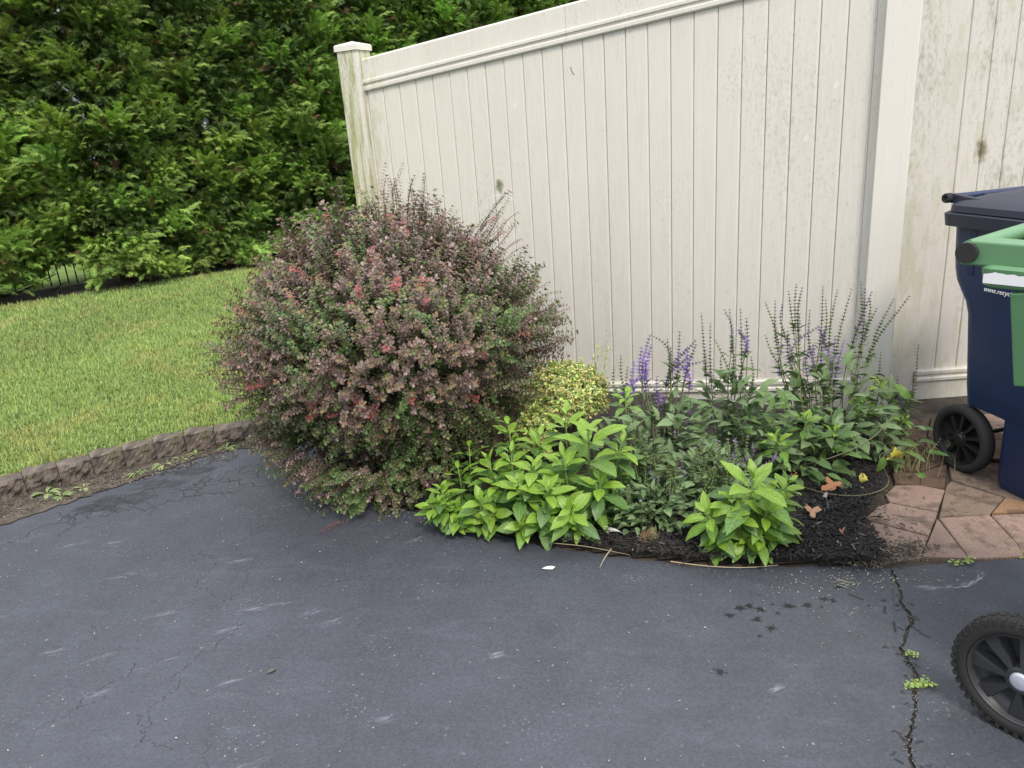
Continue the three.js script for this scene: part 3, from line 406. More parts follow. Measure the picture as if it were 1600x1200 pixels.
  // dark metal garden fence beyond the hedge
  const mf = thing('metal_fence', 'black metal picket fence glimpsed through the gap low in the hedge', 'fence', [hedgeP(0, -1.16)[0], LAWN_Y - .01, hedgeP(0, -1.16)[1]], Math.atan2(.541, .841));
  const blk = std([.012, .012, .013], .5); for (let k = 0; k < 44; k++) { const b = mesh('baluster', k ? mf.children[0].geometry : new THREE.CylinderGeometry(.008, .008, 1.1, 6), blk, mf); b.position.set(-2 + k * .085, .56, 0); }
  for (const y of [1.0]) { const r = mesh('rail', new THREE.BoxGeometry(3.8, .03, .025), blk, mf); r.position.set(-.17, y, 0); }
}

// ---------- barberry ----------
{
  const bush = thing('barberry_shrub', 'large rounded barberry shrub with burgundy and green leaves before the fence', 'shrub', [-.50, 0, -3.10]);
  const L1 = leafArrays(.0175, .0105, { segs: 3, fold: .3, curl: .35, shape: .62, stalk: .12 }), q = new THREE.Quaternion();
  const shoot = (sd, len, n, pal) => { seed(sd); const s = new Soup(); for (let k = 0; k < n; k++) { const t = .12 + .88 * k / (n - 1), base = V(.012 * Math.sin(t * 5) * len * 5, t * len, .02 * t * t); const m = k === n - 1 ? 6 : 5; for (let j = 0; j < m; j++) { const a = j / m * 6.28 + k * 1.3 + rr(-.4, .4), el = k === n - 1 ? rr(.2, 1.0) : rr(.05, .8); const d = V(Math.cos(a) * Math.cos(el), Math.sin(el), Math.sin(a) * Math.cos(el)); orient(d, V(-d.x * .6, 1, -d.z * .6), q); s.add(L1, base.clone().addScaledVector(d, .002), q.clone(), rr(.65, 1.15), pal(t, k)); } } return s.geo(); };
  const twigG = (len) => tube([V(0, -.12, 0), V(.01, len * .5, .004), V(0, len, .02)], [.0022, .0016, .0008], 4, 4);
  const v3 = (a, s) => a.map((x) => x * s);
  const GREEN = [.095, .165, .042], OLV = [.19, .185, .075], PUR = [.27, .195, .175], PUR2 = [.19, .115, .095], RED = [.36, .085, .08], ORG = [.42, .11, .05];
  const palG = (t) => v3(rnd() < .8 ? GREEN : OLV, rr(.6, 1.3)), palP = (t) => { const r = rnd(); return v3(t > .86 && r < .14 ? RED : r < .34 ? OLV : r < .66 ? PUR2 : PUR, rr(.65, 1.3)); }, palM = (t) => { const r = rnd(); return v3(r < .45 ? OLV : r < .7 ? GREEN : PUR, rr(.7, 1.25)); }, palR = (t) => { const r = rnd(); return v3(t > .6 && r < .62 ? RED : r < .12 ? ORG : PUR2, rr(.7, 1.25)); };
  const kinds = [['green_leaves', shoot(401, .13, 7, palG), .13], ['mixed_leaves', shoot(402, .13, 7, palM), .13], ['burgundy_leaves', shoot(403, .15, 8, palP), .15], ['burgundy_leaves', shoot(404, .12, 7, palP), .12], ['red_tip_leaves', shoot(405, .14, 8, palR), .14]];
  const sets = kinds.map(() => []), cols = kinds.map(() => []), twigs = kinds.map(() => []);
  const put = (kind, pos, dir, s) => { orient(dir, V(gauss(), gauss(), gauss()), q); const m = new THREE.Matrix4().compose(pos, q.clone(), V(s, s, s)); sets[kind].push(m); const v = rr(.8, 1.2); cols[kind].push(col(v, v, v)); if (rnd() < .5) twigs[kind].push(m); };
  seed(411);
  const surf = (d) => { // outline of the bush in direction d
    const th = Math.atan2(d.z, d.x); let r = 1 / Math.sqrt((d.x * d.x) / (.66 * .66) + (d.y > 0 ? (d.y * d.y) / (.54 * .54) : (d.y * d.y) / (.50 * .50)) + (d.z * d.z) / (.56 * .56));
    if (d.y < 0 && d.x < .1) r *= 1 - .30 * -d.y * clamp(.1 - d.x, 0, .6) / .6; const lump = (fbm(th * 2.6 + 20, d.y * 5 + 9, 3, 21) - .5) * .46; if (d.y > .25) r *= 1 - .06 * sstep(.25, .6, Math.abs(d.x - .1)) * sstep(.25, .7, d.y); return r * (1 + lump); };
  const C = V(0, .52, 0);
  for (let k = 0; k < 6800; k++) {
    let d = V(gauss(), gauss(), gauss()); if (d.lengthSq() < .01) continue; d.normalize(); if (d.z < -.45 && rnd() < .7) continue;
    const shell = rnd(), f = shell < .62 ? rr(.80, .97) : rr(.48, .82); const R = surf(d), p = C.clone().addScaledVector(d, R * f); if (p.y < .05 + (d.x < -.2 ? .16 * -d.x : 0)) continue;
    const dirn = d.clone().add(V(gauss() * .55, rr(-.25, .75) + (d.y > .2 ? .35 : 0) - (d.y < -.2 ? .35 : 0), gauss() * .55)).normalize();
    const tier = fbm(Math.atan2(d.z, d.x) * 3 + 5, p.y * 7, 3, 8); let kind; const hi = p.y > .42;
    if (f < .84) kind = rnd() < .8 ? 0 : 1; else { const x = tier + rr(-.16, .16) + (hi ? .085 : -.06); kind = x < .47 ? (rnd() < .6 ? 0 : 1) : x < .53 ? 1 : rnd() < .975 ? (rnd() < .5 ? 2 : 3) : 4; }
    if (f > .8 && rnd() < (hi ? .03 : .006)) kind = 4;
    const s = rr(.75, 1.12); put(kind, p.addScaledVector(dirn, -.06 * s), dirn, s);
  }
  // long upright and side sprays that break the outline, [tip x, y, z] around the bush
  const tips = [[.11, 1.22, -.02], [.08, 1.20, 0], [.17, 1.16, 0], [.25, 1.13, -.05], [.50, 1.06, 0], [.56, 1.03, -.05], [.53, 1.05, .04], [.60, .92, 0], [.74, .68, .02], [.77, .62, -.03], [.75, .57, 0], [-.33, 1.04, 0], [-.22, 1.10, 0], [-.55, .90, 0], [-.66, .83, .04], [-.79, .50, .05], [-.80, .56, 0], [.09, 1.17, -.05], [.02, 1.06, 0], [.15, 1.10, -.1], [.22, 1.09, 0], [.27, 1.04, -.1], [.33, 1.03, .0], [.42, .98, 0], [.47, .97, -.1], [.52, 1.01, -.05], [.55, .95, 0], [-.09, 1.05, 0], [-.2, 1.03, 0], [-.28, 1.0, -.05], [-.36, .96, 0], [-.42, .92, .02], [-.5, .86, 0], [-.62, .80, 0], [.60, .82, 0], [.66, .72, 0], [.72, .66, 0], [.73, .60, 0], [.71, .52, 0], [-.72, .70, 0], [-.75, .6, 0], [-.74, .52, .05], [-.70, .44, .05], [.05, 1.14, -.1], [.12, 1.16, .03], [-.13, 1.0, .08]];
  for (const [tx, ty, tz] of tips) for (let r = 0; r < (ty > .98 ? 3 : 2); r++) {
    const tip = V(tx * 1.04 + gauss() * .025, ty + gauss() * .02 - r * .05 + (ty > .9 ? .08 : .03), tz + gauss() * .08), root = V(tx * .45, .52 + (ty - .52) * .45, tz); const n = Math.ceil(tip.distanceTo(root) / .085); const dd = tip.clone().sub(root).normalize();
    for (let k = 1; k <= n; k++) { const t = k / n, p = root.clone().lerp(tip, t).add(V(0, -.03 * Math.sin(t * 3.1), 0)).addScaledVector(dd, -.13); put(t > .75 ? (rnd() < .35 ? 4 : 2) : rnd() < .6 ? 3 : 1, p, dd.clone().add(V(gauss() * .12, .05, gauss() * .12)).normalize(), t > .6 ? rr(.5, .72) : .9); }
  }
  // trailing skirts that rest on the driveway
  for (let k = 0; k < 210; k++) { const x = rr(-.26, .22), z = rr(.30, .47) - Math.abs(x) * .15; put(rnd() < .55 ? 0 : rnd() < .7 ? 1 : 3, V(x, rr(.02, .17), z), V(gauss() * .4 + x * .6, rr(-.2, .35), .8).normalize(), rr(.6, .9)); }
  for (let k = 0; k < 120; k++) { const t = rnd(); put(rnd() < .4 ? 1 : rnd() < .7 ? 3 : 0, V(lerp(-.52, -.2, t) + gauss() * .04, lerp(.22, .10, t) + gauss() * .035, lerp(.12, .40, t) + gauss() * .03), V(-.5 + gauss() * .3, rr(-.5, .2), .6).normalize(), rr(.6, .9)); }
  for (const [x, z] of [[-.16, .56], [-.19, .575], [-.21, .59]]) put(4, V(x + .02, .012, z - .04), V(-.55, .02, .5).normalize(), .42);
  const lm = leafMat([1, 1, 1], .66, .25, { vertexColors: true }), wood = std([.085, .045, .035], .8);
  kinds.forEach(([n, g, len], i) => { instanced(n, g, lm, sets[i], cols[i], bush); instanced('twigs', twigG(len), wood, twigs[i], null, bush); });
  const stems = []; for (let k = 0; k < 22; k++) { const a = rr(0, 6.28), r = rr(.25, .55); stems.push(tube([V(Math.cos(a) * .06, -.01, Math.sin(a) * .05), V(Math.cos(a) * r * .4, .3, Math.sin(a) * r * .4), V(Math.cos(a) * r, rr(.45, .9), Math.sin(a) * r)], [.009, .006, .003], 5, 6)); } mesh('stems', mergeGeometries(stems), wood, bush);
}

// ---------- variegated euonymus ----------
{
  const b = thing('euonymus_shrub', 'small yellow variegated euonymus shrub against the fence', 'shrub', [.22, .055, -2.98]);
  const L = leafArrays(.013, .0085, { segs: 2, fold: .2, curl: .3, shape: .55, stalk: .1 }), q = new THREE.Quaternion();
  const sp = (sd, pal) => { seed(sd); const s = new Soup(), n = 5; for (let k = 0; k < n; k++) for (let j = 0; j < 5; j++) { const a = j * 1.571 + (k % 2) * .78 + rr(-.3, .3), el = lerp(.2, .9, k / n) + rr(-.2, .2), d = V(Math.cos(a) * Math.cos(el), Math.sin(el), Math.sin(a) * Math.cos(el)); orient(d, V(-d.x * .5, 1, -d.z * .5), q); s.add(L, V(gauss() * .006, .01 + k * .008, gauss() * .006), q.clone(), rr(.8, 1.3), pal(k)); } return s.geo(); };
  const Y = [.62, .61, .20], Y2 = [.50, .56, .14], Gn = [.20, .30, .09], CR = [.72, .70, .38];
  const pal = (k) => { const r = rnd(); return (r < .42 ? Y : r < .62 ? CR : r < .75 ? Y2 : Gn).map((x) => x * rr(.75, 1.15)); }, palTop = () => (rnd() < .8 ? Y2 : Gn).map((x) => x * rr(.8, 1.1));
  const sets = [[], [], []]; seed(421);
  for (let k = 0; k < 1300; k++) { const a = rr(0, 6.28), e = Math.acos(rr(-.35, 1)), R = .92 + .2 * (vn(a * 3, e * 4, 5) - .5); const d = V(Math.cos(a) * Math.sin(e), Math.cos(e), Math.sin(a) * Math.sin(e)), f = rr(.6, .95); const p = V(d.x * .17 * R * f, .22 + d.y * .16 * R * f, d.z * .14 * R * f); const dir = d.add(V(gauss() * .4, .5, gauss() * .4)).normalize(); orient(dir, V(gauss(), gauss(), gauss()), q); const s = rr(.6, .95); sets[rnd() < .5 ? 0 : 1].push(new THREE.Matrix4().compose(p, q.clone(), V(s, s, s))); }
  for (let k = 0; k < 260; k++) { const p = V(-.14 + gauss() * .05, .13 + gauss() * .07, .10 + gauss() * .04); orient(V(gauss() * .6 - .2, .7, gauss() * .5 + .3), V(gauss(), gauss(), gauss()), q); const s = rr(.55, .85); sets[rnd() < .5 ? 0 : 1].push(new THREE.Matrix4().compose(p, q.clone(), V(s, s, s))); }
  for (const [x, y, n] of [[.145, .345, 4], [.175, .335, 4], [.115, .34, 3], [.0, .33, 3], [-.06, .33, 3], [-.13, .27, 2], [.07, .335, 3]]) for (let k = 0; k < n; k++) { const p = V(x + .012 * (k - n) * .5 + gauss() * .004, y + .035 * k - .05, 0); orient(V(.15, 1, 0), V(gauss(), 0, gauss()), q); sets[2].push(new THREE.Matrix4().compose(p, q.clone(), V(.7, .8, .7))); }
  const m = leafMat([1, 1, 1], .4, .2, { vertexColors: true }); ['variegated_leaves', 'variegated_leaves', 'new_shoots'].forEach((n, i) => instanced(n, sp(425 + i, i < 2 ? pal : palTop), m, sets[i], null, b));
  const st = []; for (let k = 0; k < 9; k++) { const a = rr(0, 6.28); st.push(tube([V(0, -.03, 0), V(Math.cos(a) * .06, .12, Math.sin(a) * .06), V(Math.cos(a) * .11, .26, Math.sin(a) * .10)], [.005, .004, .002], 5, 4)); } mesh('stems', mergeGeometries(st), std([.12, .10, .05], .8), b);
}

// ---------- broad-leaved lime green perennials ----------
const limeLeaf = [0, 1, 2, 3].map((v) => leafGeo(.108, [.041, .046, .037, .043][v], { segs: 12, fold: [.32, .22, .4, .28][v], curl: [.3, .5, .2, .65][v], serr: .045, shape: .46, stalk: .1, wav: [.08, .14, .05, .1][v] }));
const leafTex = (r, g, b, sd) => canvasTex(128, 256, (x, w, h) => { seed(sd); fillPx(x, w, h, (i, j) => { const v = .9 + .22 * (fbm(i / 14, j / 14, 3, sd) - .5) + .08 * (h2(i, j, sd) - .5); return [r * v, g * v, b * v]; }); x.strokeStyle = `rgba(${r + 52},${g + 34},${b + 46},.75)`; x.lineWidth = 3.5; x.beginPath(); x.moveTo(64, 256); x.lineTo(64, 0); x.stroke(); x.lineWidth = 1.6; for (let k = 0; k < 9; k++) for (const s of [-1, 1]) { const y = 238 - k * 24; x.beginPath(); x.moveTo(64, y); x.quadraticCurveTo(64 + s * 28, y - 14, 64 + s * 60, y - 44); x.stroke(); } });
const limeMats = [[108, 150, 58, 1], [94, 138, 56, 2], [118, 162, 58, 3], [84, 124, 56, 4]].map(([r, g, b, s]) => leafMat([1, 1, 1], .5, .32, { map: leafTex(r, g, b, s) }));
const limeTop = leafMat([1, 1, 1], .5, .35, { map: leafTex(134, 176, 48, 5) });
const limeStem = std([.17, .24, .07], .7), darkStem = std([.14, .13, .07], .8);
function limeShoot(plant, tip, base, size, pairs = 6) {
  const top = V(...tip), bot = V(...base), d = top.clone().sub(bot), mid = d.clone().multiplyScalar(.5).add(V(gauss() * .015, .01, gauss() * .015)); const c = new THREE.QuadraticBezierCurve3(V(0, 0, 0), mid, d);
  const st = mesh('stem', tube([V(0, 0, 0), c.getPoint(.5), d], [.0042, .0036, .0026], 6, 6), limeStem, plant); st.position.copy(bot);
  const H = d.length(); let ang = rr(0, 3.14); const n = pairs; const step = Math.min(.036 * size, H * .82 / n);
  for (let k = 0; k < n; k++) {
    const back = H - (n - 1 - k) * step * (1 + .5 * (1 - k / n)), t = clamp(back / H, .12, 1), p = c.getPoint(t), ax_ = c.getTangent(t); ang += 1.571 + rr(-.25, .25); const f = k / (n - 1);
    const L = size * (k === n - 1 ? .5 : k === n - 2 ? .88 : k === n - 3 ? 1.06 : k === 0 ? .78 : lerp(.9, 1.05, rnd())), open = k === n - 1 ? rr(.4, .7) : k === n - 2 ? rr(.85, 1.1) : k === n - 3 ? rr(1.2, 1.4) : lerp(1.8, 1.45, f) + rr(-.15, .2);
    const e1 = V(1, 0, 0).addScaledVector(ax_, -ax_.x).normalize(), e2 = V(0, 0, 0).crossVectors(ax_, e1);
    for (const s of k === n - 3 || k === n - 2 ? [0, 1, 2, 3] : k === n - 1 ? [0, 1, 2] : [0, 1]) {
      const a = ang + s * (k === n - 3 || k === n - 2 ? 1.571 : k === n - 1 ? 2.094 : Math.PI) + rr(-.18, .18), outw = e1.clone().multiplyScalar(Math.cos(a)).addScaledVector(e2, Math.sin(a)); const op = open + rr(-.12, .12), dir = ax_.clone().multiplyScalar(Math.cos(op)).addScaledVector(outw, Math.sin(op)); const upv = ax_.clone().multiplyScalar(Math.sin(op)).addScaledVector(outw, -Math.cos(op));
      let LL = L * rr(.88, 1.12); const tipY = bot.y + p.y + dir.y * .1 * LL; if (tipY < .02) { dir.y = Math.max(dir.y, -(bot.y + p.y - .02) / (.1 * LL)); dir.normalize(); }
      const lf = mesh('leaf', limeLeaf[(rnd() * 4) | 0], k >= n - 2 ? limeTop : limeMats[(rnd() * 4) | 0], st); lf.position.copy(p).addScaledVector(outw, .002); lf.quaternion.copy(orient(dir, upv)); lf.scale.set(LL * rr(.9, 1.1), LL, LL);
    }
  }
}
{
  seed(501); const A = [['low clump of bright green leafy perennials touching the barberry skirt', -.22, -2.5], ['full clump of bright green leafy perennials at the bed edge, middle of three', .0, -2.48], ['tallest big leaved bright green perennial below the euonymus', .2, -2.46]].map(([l, x, z]) => thing('perennial_clump', l, 'plant', [x, .02, z], 0, 'bright green perennials'));
  const list = [[-0.025, 0.330, -2.595, 0.80], [-0.176, 0.240, -2.634, 0.75], [-0.218, 0.190, -2.558, 0.80], [-0.099, 0.250, -2.470, 0.75], [-0.021, 0.270, -2.471, 0.80], [0.085, 0.310, -2.518, 0.95], [0.183, 0.360, -2.570, 1.05], [0.244, 0.360, -2.399, 1.30], [0.359, 0.300, -2.425, 0.85], [-0.004, 0.210, -2.348, 0.90], [-0.078, 0.200, -2.421, 0.70], [-0.133, 0.150, -2.378, 0.75], [-0.314, 0.120, -2.427, 0.65], [-0.232, 0.100, -2.424, 0.60], [0.097, 0.210, -2.301, 0.90], [0.161, 0.150, -2.252, 0.90], [-0.217, 0.060, -2.402, 0.55], [0.010, 0.090, -2.299, 0.70], [-0.106, 0.100, -2.366, 0.70], [0.266, 0.220, -2.310, 0.80], [-0.273, 0.170, -2.440, 0.65], [0.075, 0.130, -2.295, 0.75], [0.153, 0.290, -2.366, 0.90], [0.186, 0.080, -2.259, 0.60], [0.055, 0.270, -2.376, 0.80]];
  const more = list.map(([x, y, z, s]) => [x + gauss() * .035, y * rr(.55, .8), z - .02 + gauss() * .03, s * rr(.85, 1)]).filter((a, i) => i % 2 === 0);
  for (const [x, y0, z, s] of [...list, ...more]) { const y = y0; const P = A[x < -.13 ? 0 : x < .1 ? 1 : 2], bx = lerp(x, P.position.x, .3), bz = lerp(z, -2.5, .35); limeShoot(P, [x - P.position.x, y - .02, z - P.position.z], [bx - P.position.x, .0, bz - P.position.z], s * 1.12, y < .1 ? 4 : y < .16 ? 5 : 6); }
  seed(511); const B = thing('perennial_clump', 'compact clump of bright green leafy perennials standing alone beside the mulch', 'plant', [.71, .02, -2.17], 0, 'bright green perennials');
  for (const [x, y, z, s] of [[0.716, 0.275, -2.126, 1.2], [0.842, 0.230, -2.173, 0.80], [0.573, 0.170, -2.132, 0.85], [0.665, 0.170, -2.105, 0.80], [0.606, 0.090, -2.125, 0.70], [0.753, 0.180, -2.093, 0.85], [0.834, 0.130, -2.175, 0.80], [0.693, 0.080, -2.113, 0.75], [0.738, 0.100, -2.099, 0.75], [.60, .14, -2.16, .8], [.80, .12, -2.12, .75], [.66, .20, -2.15, .85], [.77, .21, -2.15, .85]]) { const bx = lerp(x, .71, .5), bz = lerp(z, -2.19, .6); limeShoot(B, [x - .71, y - .02, z + 2.17], [bx - .71, 0, bz + 2.17], s * 1.1, s < .76 ? 5 : 6); }
  seed(521); const C2 = thing('perennial_shoot', 'single bright green leafy shoot between euonymus and purple salvia', 'plant', [.40, .02, -2.62]); limeShoot(C2, [.004, .40, .02], [0, 0, 0], .62, 4);
}

// ---------- salvias ----------
const salLeaf = [0, 1, 2].map((v) => leafGeo(.07, [.025, .029, .021][v], { segs: 8, fold: .3, curl: [.4, .65, .2][v], serr: .03, shape: .40, stalk: .12, wav: .12 }));
const salMats = [[92, 124, 70, 11], [104, 136, 80, 12], [82, 112, 60, 13], [114, 142, 92, 14]].map(([r, g, b, s]) => leafMat([1, 1, 1], .65, .25, { map: leafTex(r, g, b, s) }));
const floret = leafArrays(.0145, .0090, { segs: 2, fold: .5, curl: .5, shape: .6, stalk: .05 });
const sepal = leafArrays(.0135, .0088, { segs: 2, fold: .5, curl: .3, shape: .5, stalk: .05 });
const spikeMat = leafMat([1, 1, 1], .7, .4, { vertexColors: true });
function salviaSpike(plant, tip, mid, base, kind) { // kind 1 spent green .. 5 full purple
  const o = plant.position, b = V(...base).sub(o), m = V(...mid).sub(o), t = V(...tip).sub(o); const low = b.clone().lerp(m, .5).add(V(gauss() * .02, .03, gauss() * .02));
  const curve = new THREE.CatmullRomCurve3([b, low, m, t].map((p) => p.clone().sub(b))); const st = mesh('flower_stem', tube(curve.points, [.0024, .002, .0016, .0009], 5, 12), kind < 2 ? limeStem : darkStem, plant); st.position.copy(b);
  const len = Math.max(t.distanceTo(m), kind <= 3 ? .13 : .085), s = new Soup(), q = new THREE.Quaternion(); const n = Math.max(3, Math.round(len / .0135) + 1), ext = kind <= 3 ? Math.round(n * .3) : 3;
  const total = curve.getLength(), tm = Math.max(.12, 1 - (len + ext * .0135) / total); let up = V(0, 1, 0);
  for (let k = 0; k < n + ext; k++) {
    const tt = clamp(tm + (1 - tm) * k / (n + ext - 1), .05, 1), p = curve.getPointAt(tt), d = curve.getTangentAt(tt), e1 = V(1, 0, 0).addScaledVector(d, -d.x).normalize(), e2 = V(0, 0, 0).crossVectors(d, e1), f = k / (n + ext - 1);
    const purple = kind === 5 ? .92 : kind === 4 ? (f > .2 ? .8 : .45) : kind === 3 ? (f > .45 ? .7 : .12) : kind === 2 ? (f > .7 ? .65 : .08) : (f > .93 ? .5 : 0); const sz = kind >= 4 ? lerp(1.15, .6, f * f) : lerp(1.0, .5, f * f), cnt = kind >= 4 ? 7 : 6;
    for (let j = 0; j < cnt; j++) { const a = j / cnt * 6.28 + k + rr(-.2, .2), outw = e1.clone().multiplyScalar(Math.cos(a)).addScaledVector(e2, Math.sin(a)), dir = outw.addScaledVector(d, rr(.35, 1.0)).normalize(); orient(dir, d, q); const pu = rnd() < purple; const v = rr(.75, 1.25); const deep = kind <= 4 && f > .5; s.add(pu && kind >= 4 ? floret : sepal, p.clone(), q.clone(), sz * rr(.8, 1.2) * (pu && kind === 5 ? 1.2 : 1), pu ? (deep && kind < 5 ? [.36 * v, .27 * v, .50 * v] : rnd() < .7 ? [.52 * v, .37 * v, .80 * v] : [.62 * v, .48 * v, .88 * v]) : (kind === 1 ? [.155 * v, .20 * v, .085 * v] : rnd() < .5 ? [.12 * v, .125 * v, .075 * v] : [.15 * v, .165 * v, .085 * v])); }
  }
  mesh(kind >= 4 ? 'blossom' : 'seed_head', s.geo(), spikeMat, st); return { curve, b };
}
function salviaLeaves(plant, curve, b, n, size, t0 = .08, t1 = .62) {
  let a = rr(0, 6); for (let k = 0; k < n; k++) { const t = lerp(t0, t1, (k + .5) / n), p = curve.getPoint(t).add(b), d = curve.getTangent(t); a += 1.571 + rr(-.3, .3); for (const s of [0, Math.PI]) { const out = V(Math.cos(a + s), 0, Math.sin(a + s)), op = rr(.75, 1.35), dir = d.clone().multiplyScalar(Math.cos(op)).addScaledVector(out, Math.sin(op)), upv = d.clone().multiplyScalar(Math.sin(op)).addScaledVector(out, -Math.cos(op)); const lf = mesh('leaf', salLeaf[(rnd() * 3) | 0], salMats[(rnd() * 4) | 0], plant); const L = size * lerp(1.15, .6, k / n) * rr(.8, 1.2); lf.position.copy(p); if (p.y + dir.y * L * .07 < .0) { dir.y = Math.abs(dir.y); dir.normalize(); } lf.quaternion.copy(orient(dir, upv)); lf.scale.setScalar(L); } }
}
function bushLeaves(plant, n, cx, cz, rx, ry, rz, size, mats = salMats, geo = salLeaf) { for (let k = 0; k < n; k++) { const a = rr(0, 6.28), e = Math.acos(rr(-.15, 1)), f = Math.pow(rnd(), .45); const d = V(Math.cos(a) * Math.sin(e), Math.cos(e), Math.sin(a) * Math.sin(e)); const p = V(cx + d.x * rx * f, .02 + Math.max(.0, d.y * ry * f), cz + d.z * rz * f); const dir = V(d.x + gauss() * .5, d.y * .5 + rr(-.1, .6), d.z + gauss() * .5 + .15).normalize(); const lf = mesh('leaf', geo[(rnd() * geo.length) | 0], mats[(rnd() * mats.length) | 0], plant); lf.position.copy(p); lf.quaternion.copy(orient(dir, V(gauss() * .3, 1, gauss() * .3 + .3))); lf.scale.setScalar(size * rr(.7, 1.25)); } }
const R1 = [[1.020, 0.627, -2.950, 1.057, 0.510, -2.920, 1], [1.058, 0.630, -2.950, 1.056, 0.484, -2.920, 2], [1.087, 0.612, -2.950, 1.073, 0.553, -2.920, 3], [1.110, 0.664, -2.950, 1.119, 0.549, -2.920, 1], [1.139, 0.690, -2.950, 1.126, 0.608, -2.920, 1], [1.162, 0.673, -2.950, 1.139, 0.594, -2.920, 2], [1.157, 0.568, -2.950, 1.148, 0.461, -2.920, 4], [1.197, 0.580, -2.950, 1.189, 0.457, -2.920, 3], [1.114, 0.500, -2.950, 1.110, 0.405, -2.920, 5], [1.245, 0.672, -2.950, 1.235, 0.501, -2.920, 2], [1.259, 0.617, -2.950, 1.255, 0.515, -2.920, 1], [1.263, 0.505, -2.950, 1.241, 0.403, -2.920, 5], [1.220, 0.431, -2.950, 1.208, 0.392, -2.920, 5], [1.302, 0.655, -2.950, 1.270, 0.506, -2.920, 1], [1.306, 0.464, -2.950, 1.289, 0.327, -2.920, 5], [1.357, 0.653, -2.950, 1.306, 0.469, -2.920, 1], [1.393, 0.681, -2.950, 1.391, 0.557, -2.920, 1], [1.413, 0.649, -2.950, 1.403, 0.496, -2.920, 4], [1.434, 0.609, -2.950, 1.425, 0.572, -2.920, 1], [1.463, 0.568, -2.950, 1.403, 0.457, -2.920, 1], [1.528, 0.601, -2.950, 1.452, 0.458, -2.920, 1], [1.589, 0.607, -2.950, 1.445, 0.419, -2.920, 1], [1.495, 0.385, -2.950, 1.478, 0.290, -2.920, 1], [1.025, 0.491, -2.950, 1.045, 0.421, -2.920, 1]];
const L1s = [[0.728, 0.641, -2.800, 0.736, 0.461, -2.770, 2], [0.762, 0.599, -2.800, 0.756, 0.436, -2.770, 3], [0.783, 0.532, -2.800, 0.830, 0.405, -2.770, 1], [0.815, 0.646, -2.800, 0.834, 0.593, -2.770, 3], [0.834, 0.647, -2.800, 0.844, 0.452, -2.770, 2], [0.875, 0.644, -2.800, 0.876, 0.412, -2.770, 2], [0.898, 0.606, -2.800, 0.895, 0.526, -2.770, 4], [0.921, 0.453, -2.800, 0.921, 0.382, -2.770, 1], [0.646, 0.573, -2.800, 0.634, 0.469, -2.770, 4], [0.707, 0.518, -2.800, 0.668, 0.443, -2.770, 4], [0.676, 0.505, -2.800, 0.668, 0.443, -2.770, 5], [0.600, 0.549, -2.800, 0.600, 0.471, -2.770, 3], [0.532, 0.566, -2.800, 0.501, 0.479, -2.770, 5], [0.500, 0.521, -2.800, 0.486, 0.442, -2.770, 5], [0.470, 0.467, -2.800, 0.456, 0.404, -2.770, 5], [0.421, 0.497, -2.800, 0.417, 0.422, -2.770, 1], [0.393, 0.456, -2.800, 0.385, 0.399, -2.770, 1], [0.540, 0.573, -2.800, 0.593, 0.527, -2.770, 1], [0.557, 0.401, -2.800, 0.553, 0.347, -2.770, 5], [0.646, 0.321, -2.800, 0.641, 0.266, -2.770, 5], [0.621, 0.249, -2.800, 0.619, 0.193, -2.770, 5], [0.568, 0.269, -2.800, 0.562, 0.241, -2.770, 4], [0.570, 0.169, -2.800, 0.563, 0.146, -2.770, 4], [0.668, 0.150, -2.800, 0.661, 0.133, -2.770, 4], [0.445, 0.449, -2.800, 0.433, 0.382, -2.770, 1], [0.612, 0.512, -2.800, 0.605, 0.446, -2.770, 4], [0.803, 0.459, -2.800, 0.796, 0.392, -2.770, 1]];
function salviaPlant(label, base, spikes, leafPairs, size, sd) { seed(sd); const pl = thing('salvia', label, 'plant', [base[0], .025, base[1]], 0, 'salvias in the bed'); const dup = spikes.filter((p) => p[6] >= 4 && p[1] > .28).map(([a, b, c, d, e, f, k]) => [a + rr(-.05, .07), b - rr(-.02, .07), c + rr(-.06, .04), d + rr(-.04, .05), e - rr(.0, .04), f, k]); for (const [a, b, c, d, e, f, k] of [...spikes, ...dup]) { const { curve, b: bb } = salviaSpike(pl, [a, b, c], [d, e, f], [lerp(base[0], d, .35) + gauss() * .03, .025, base[1] + gauss() * .04], k); salviaLeaves(pl, curve, bb, leafPairs, size); } return pl; }
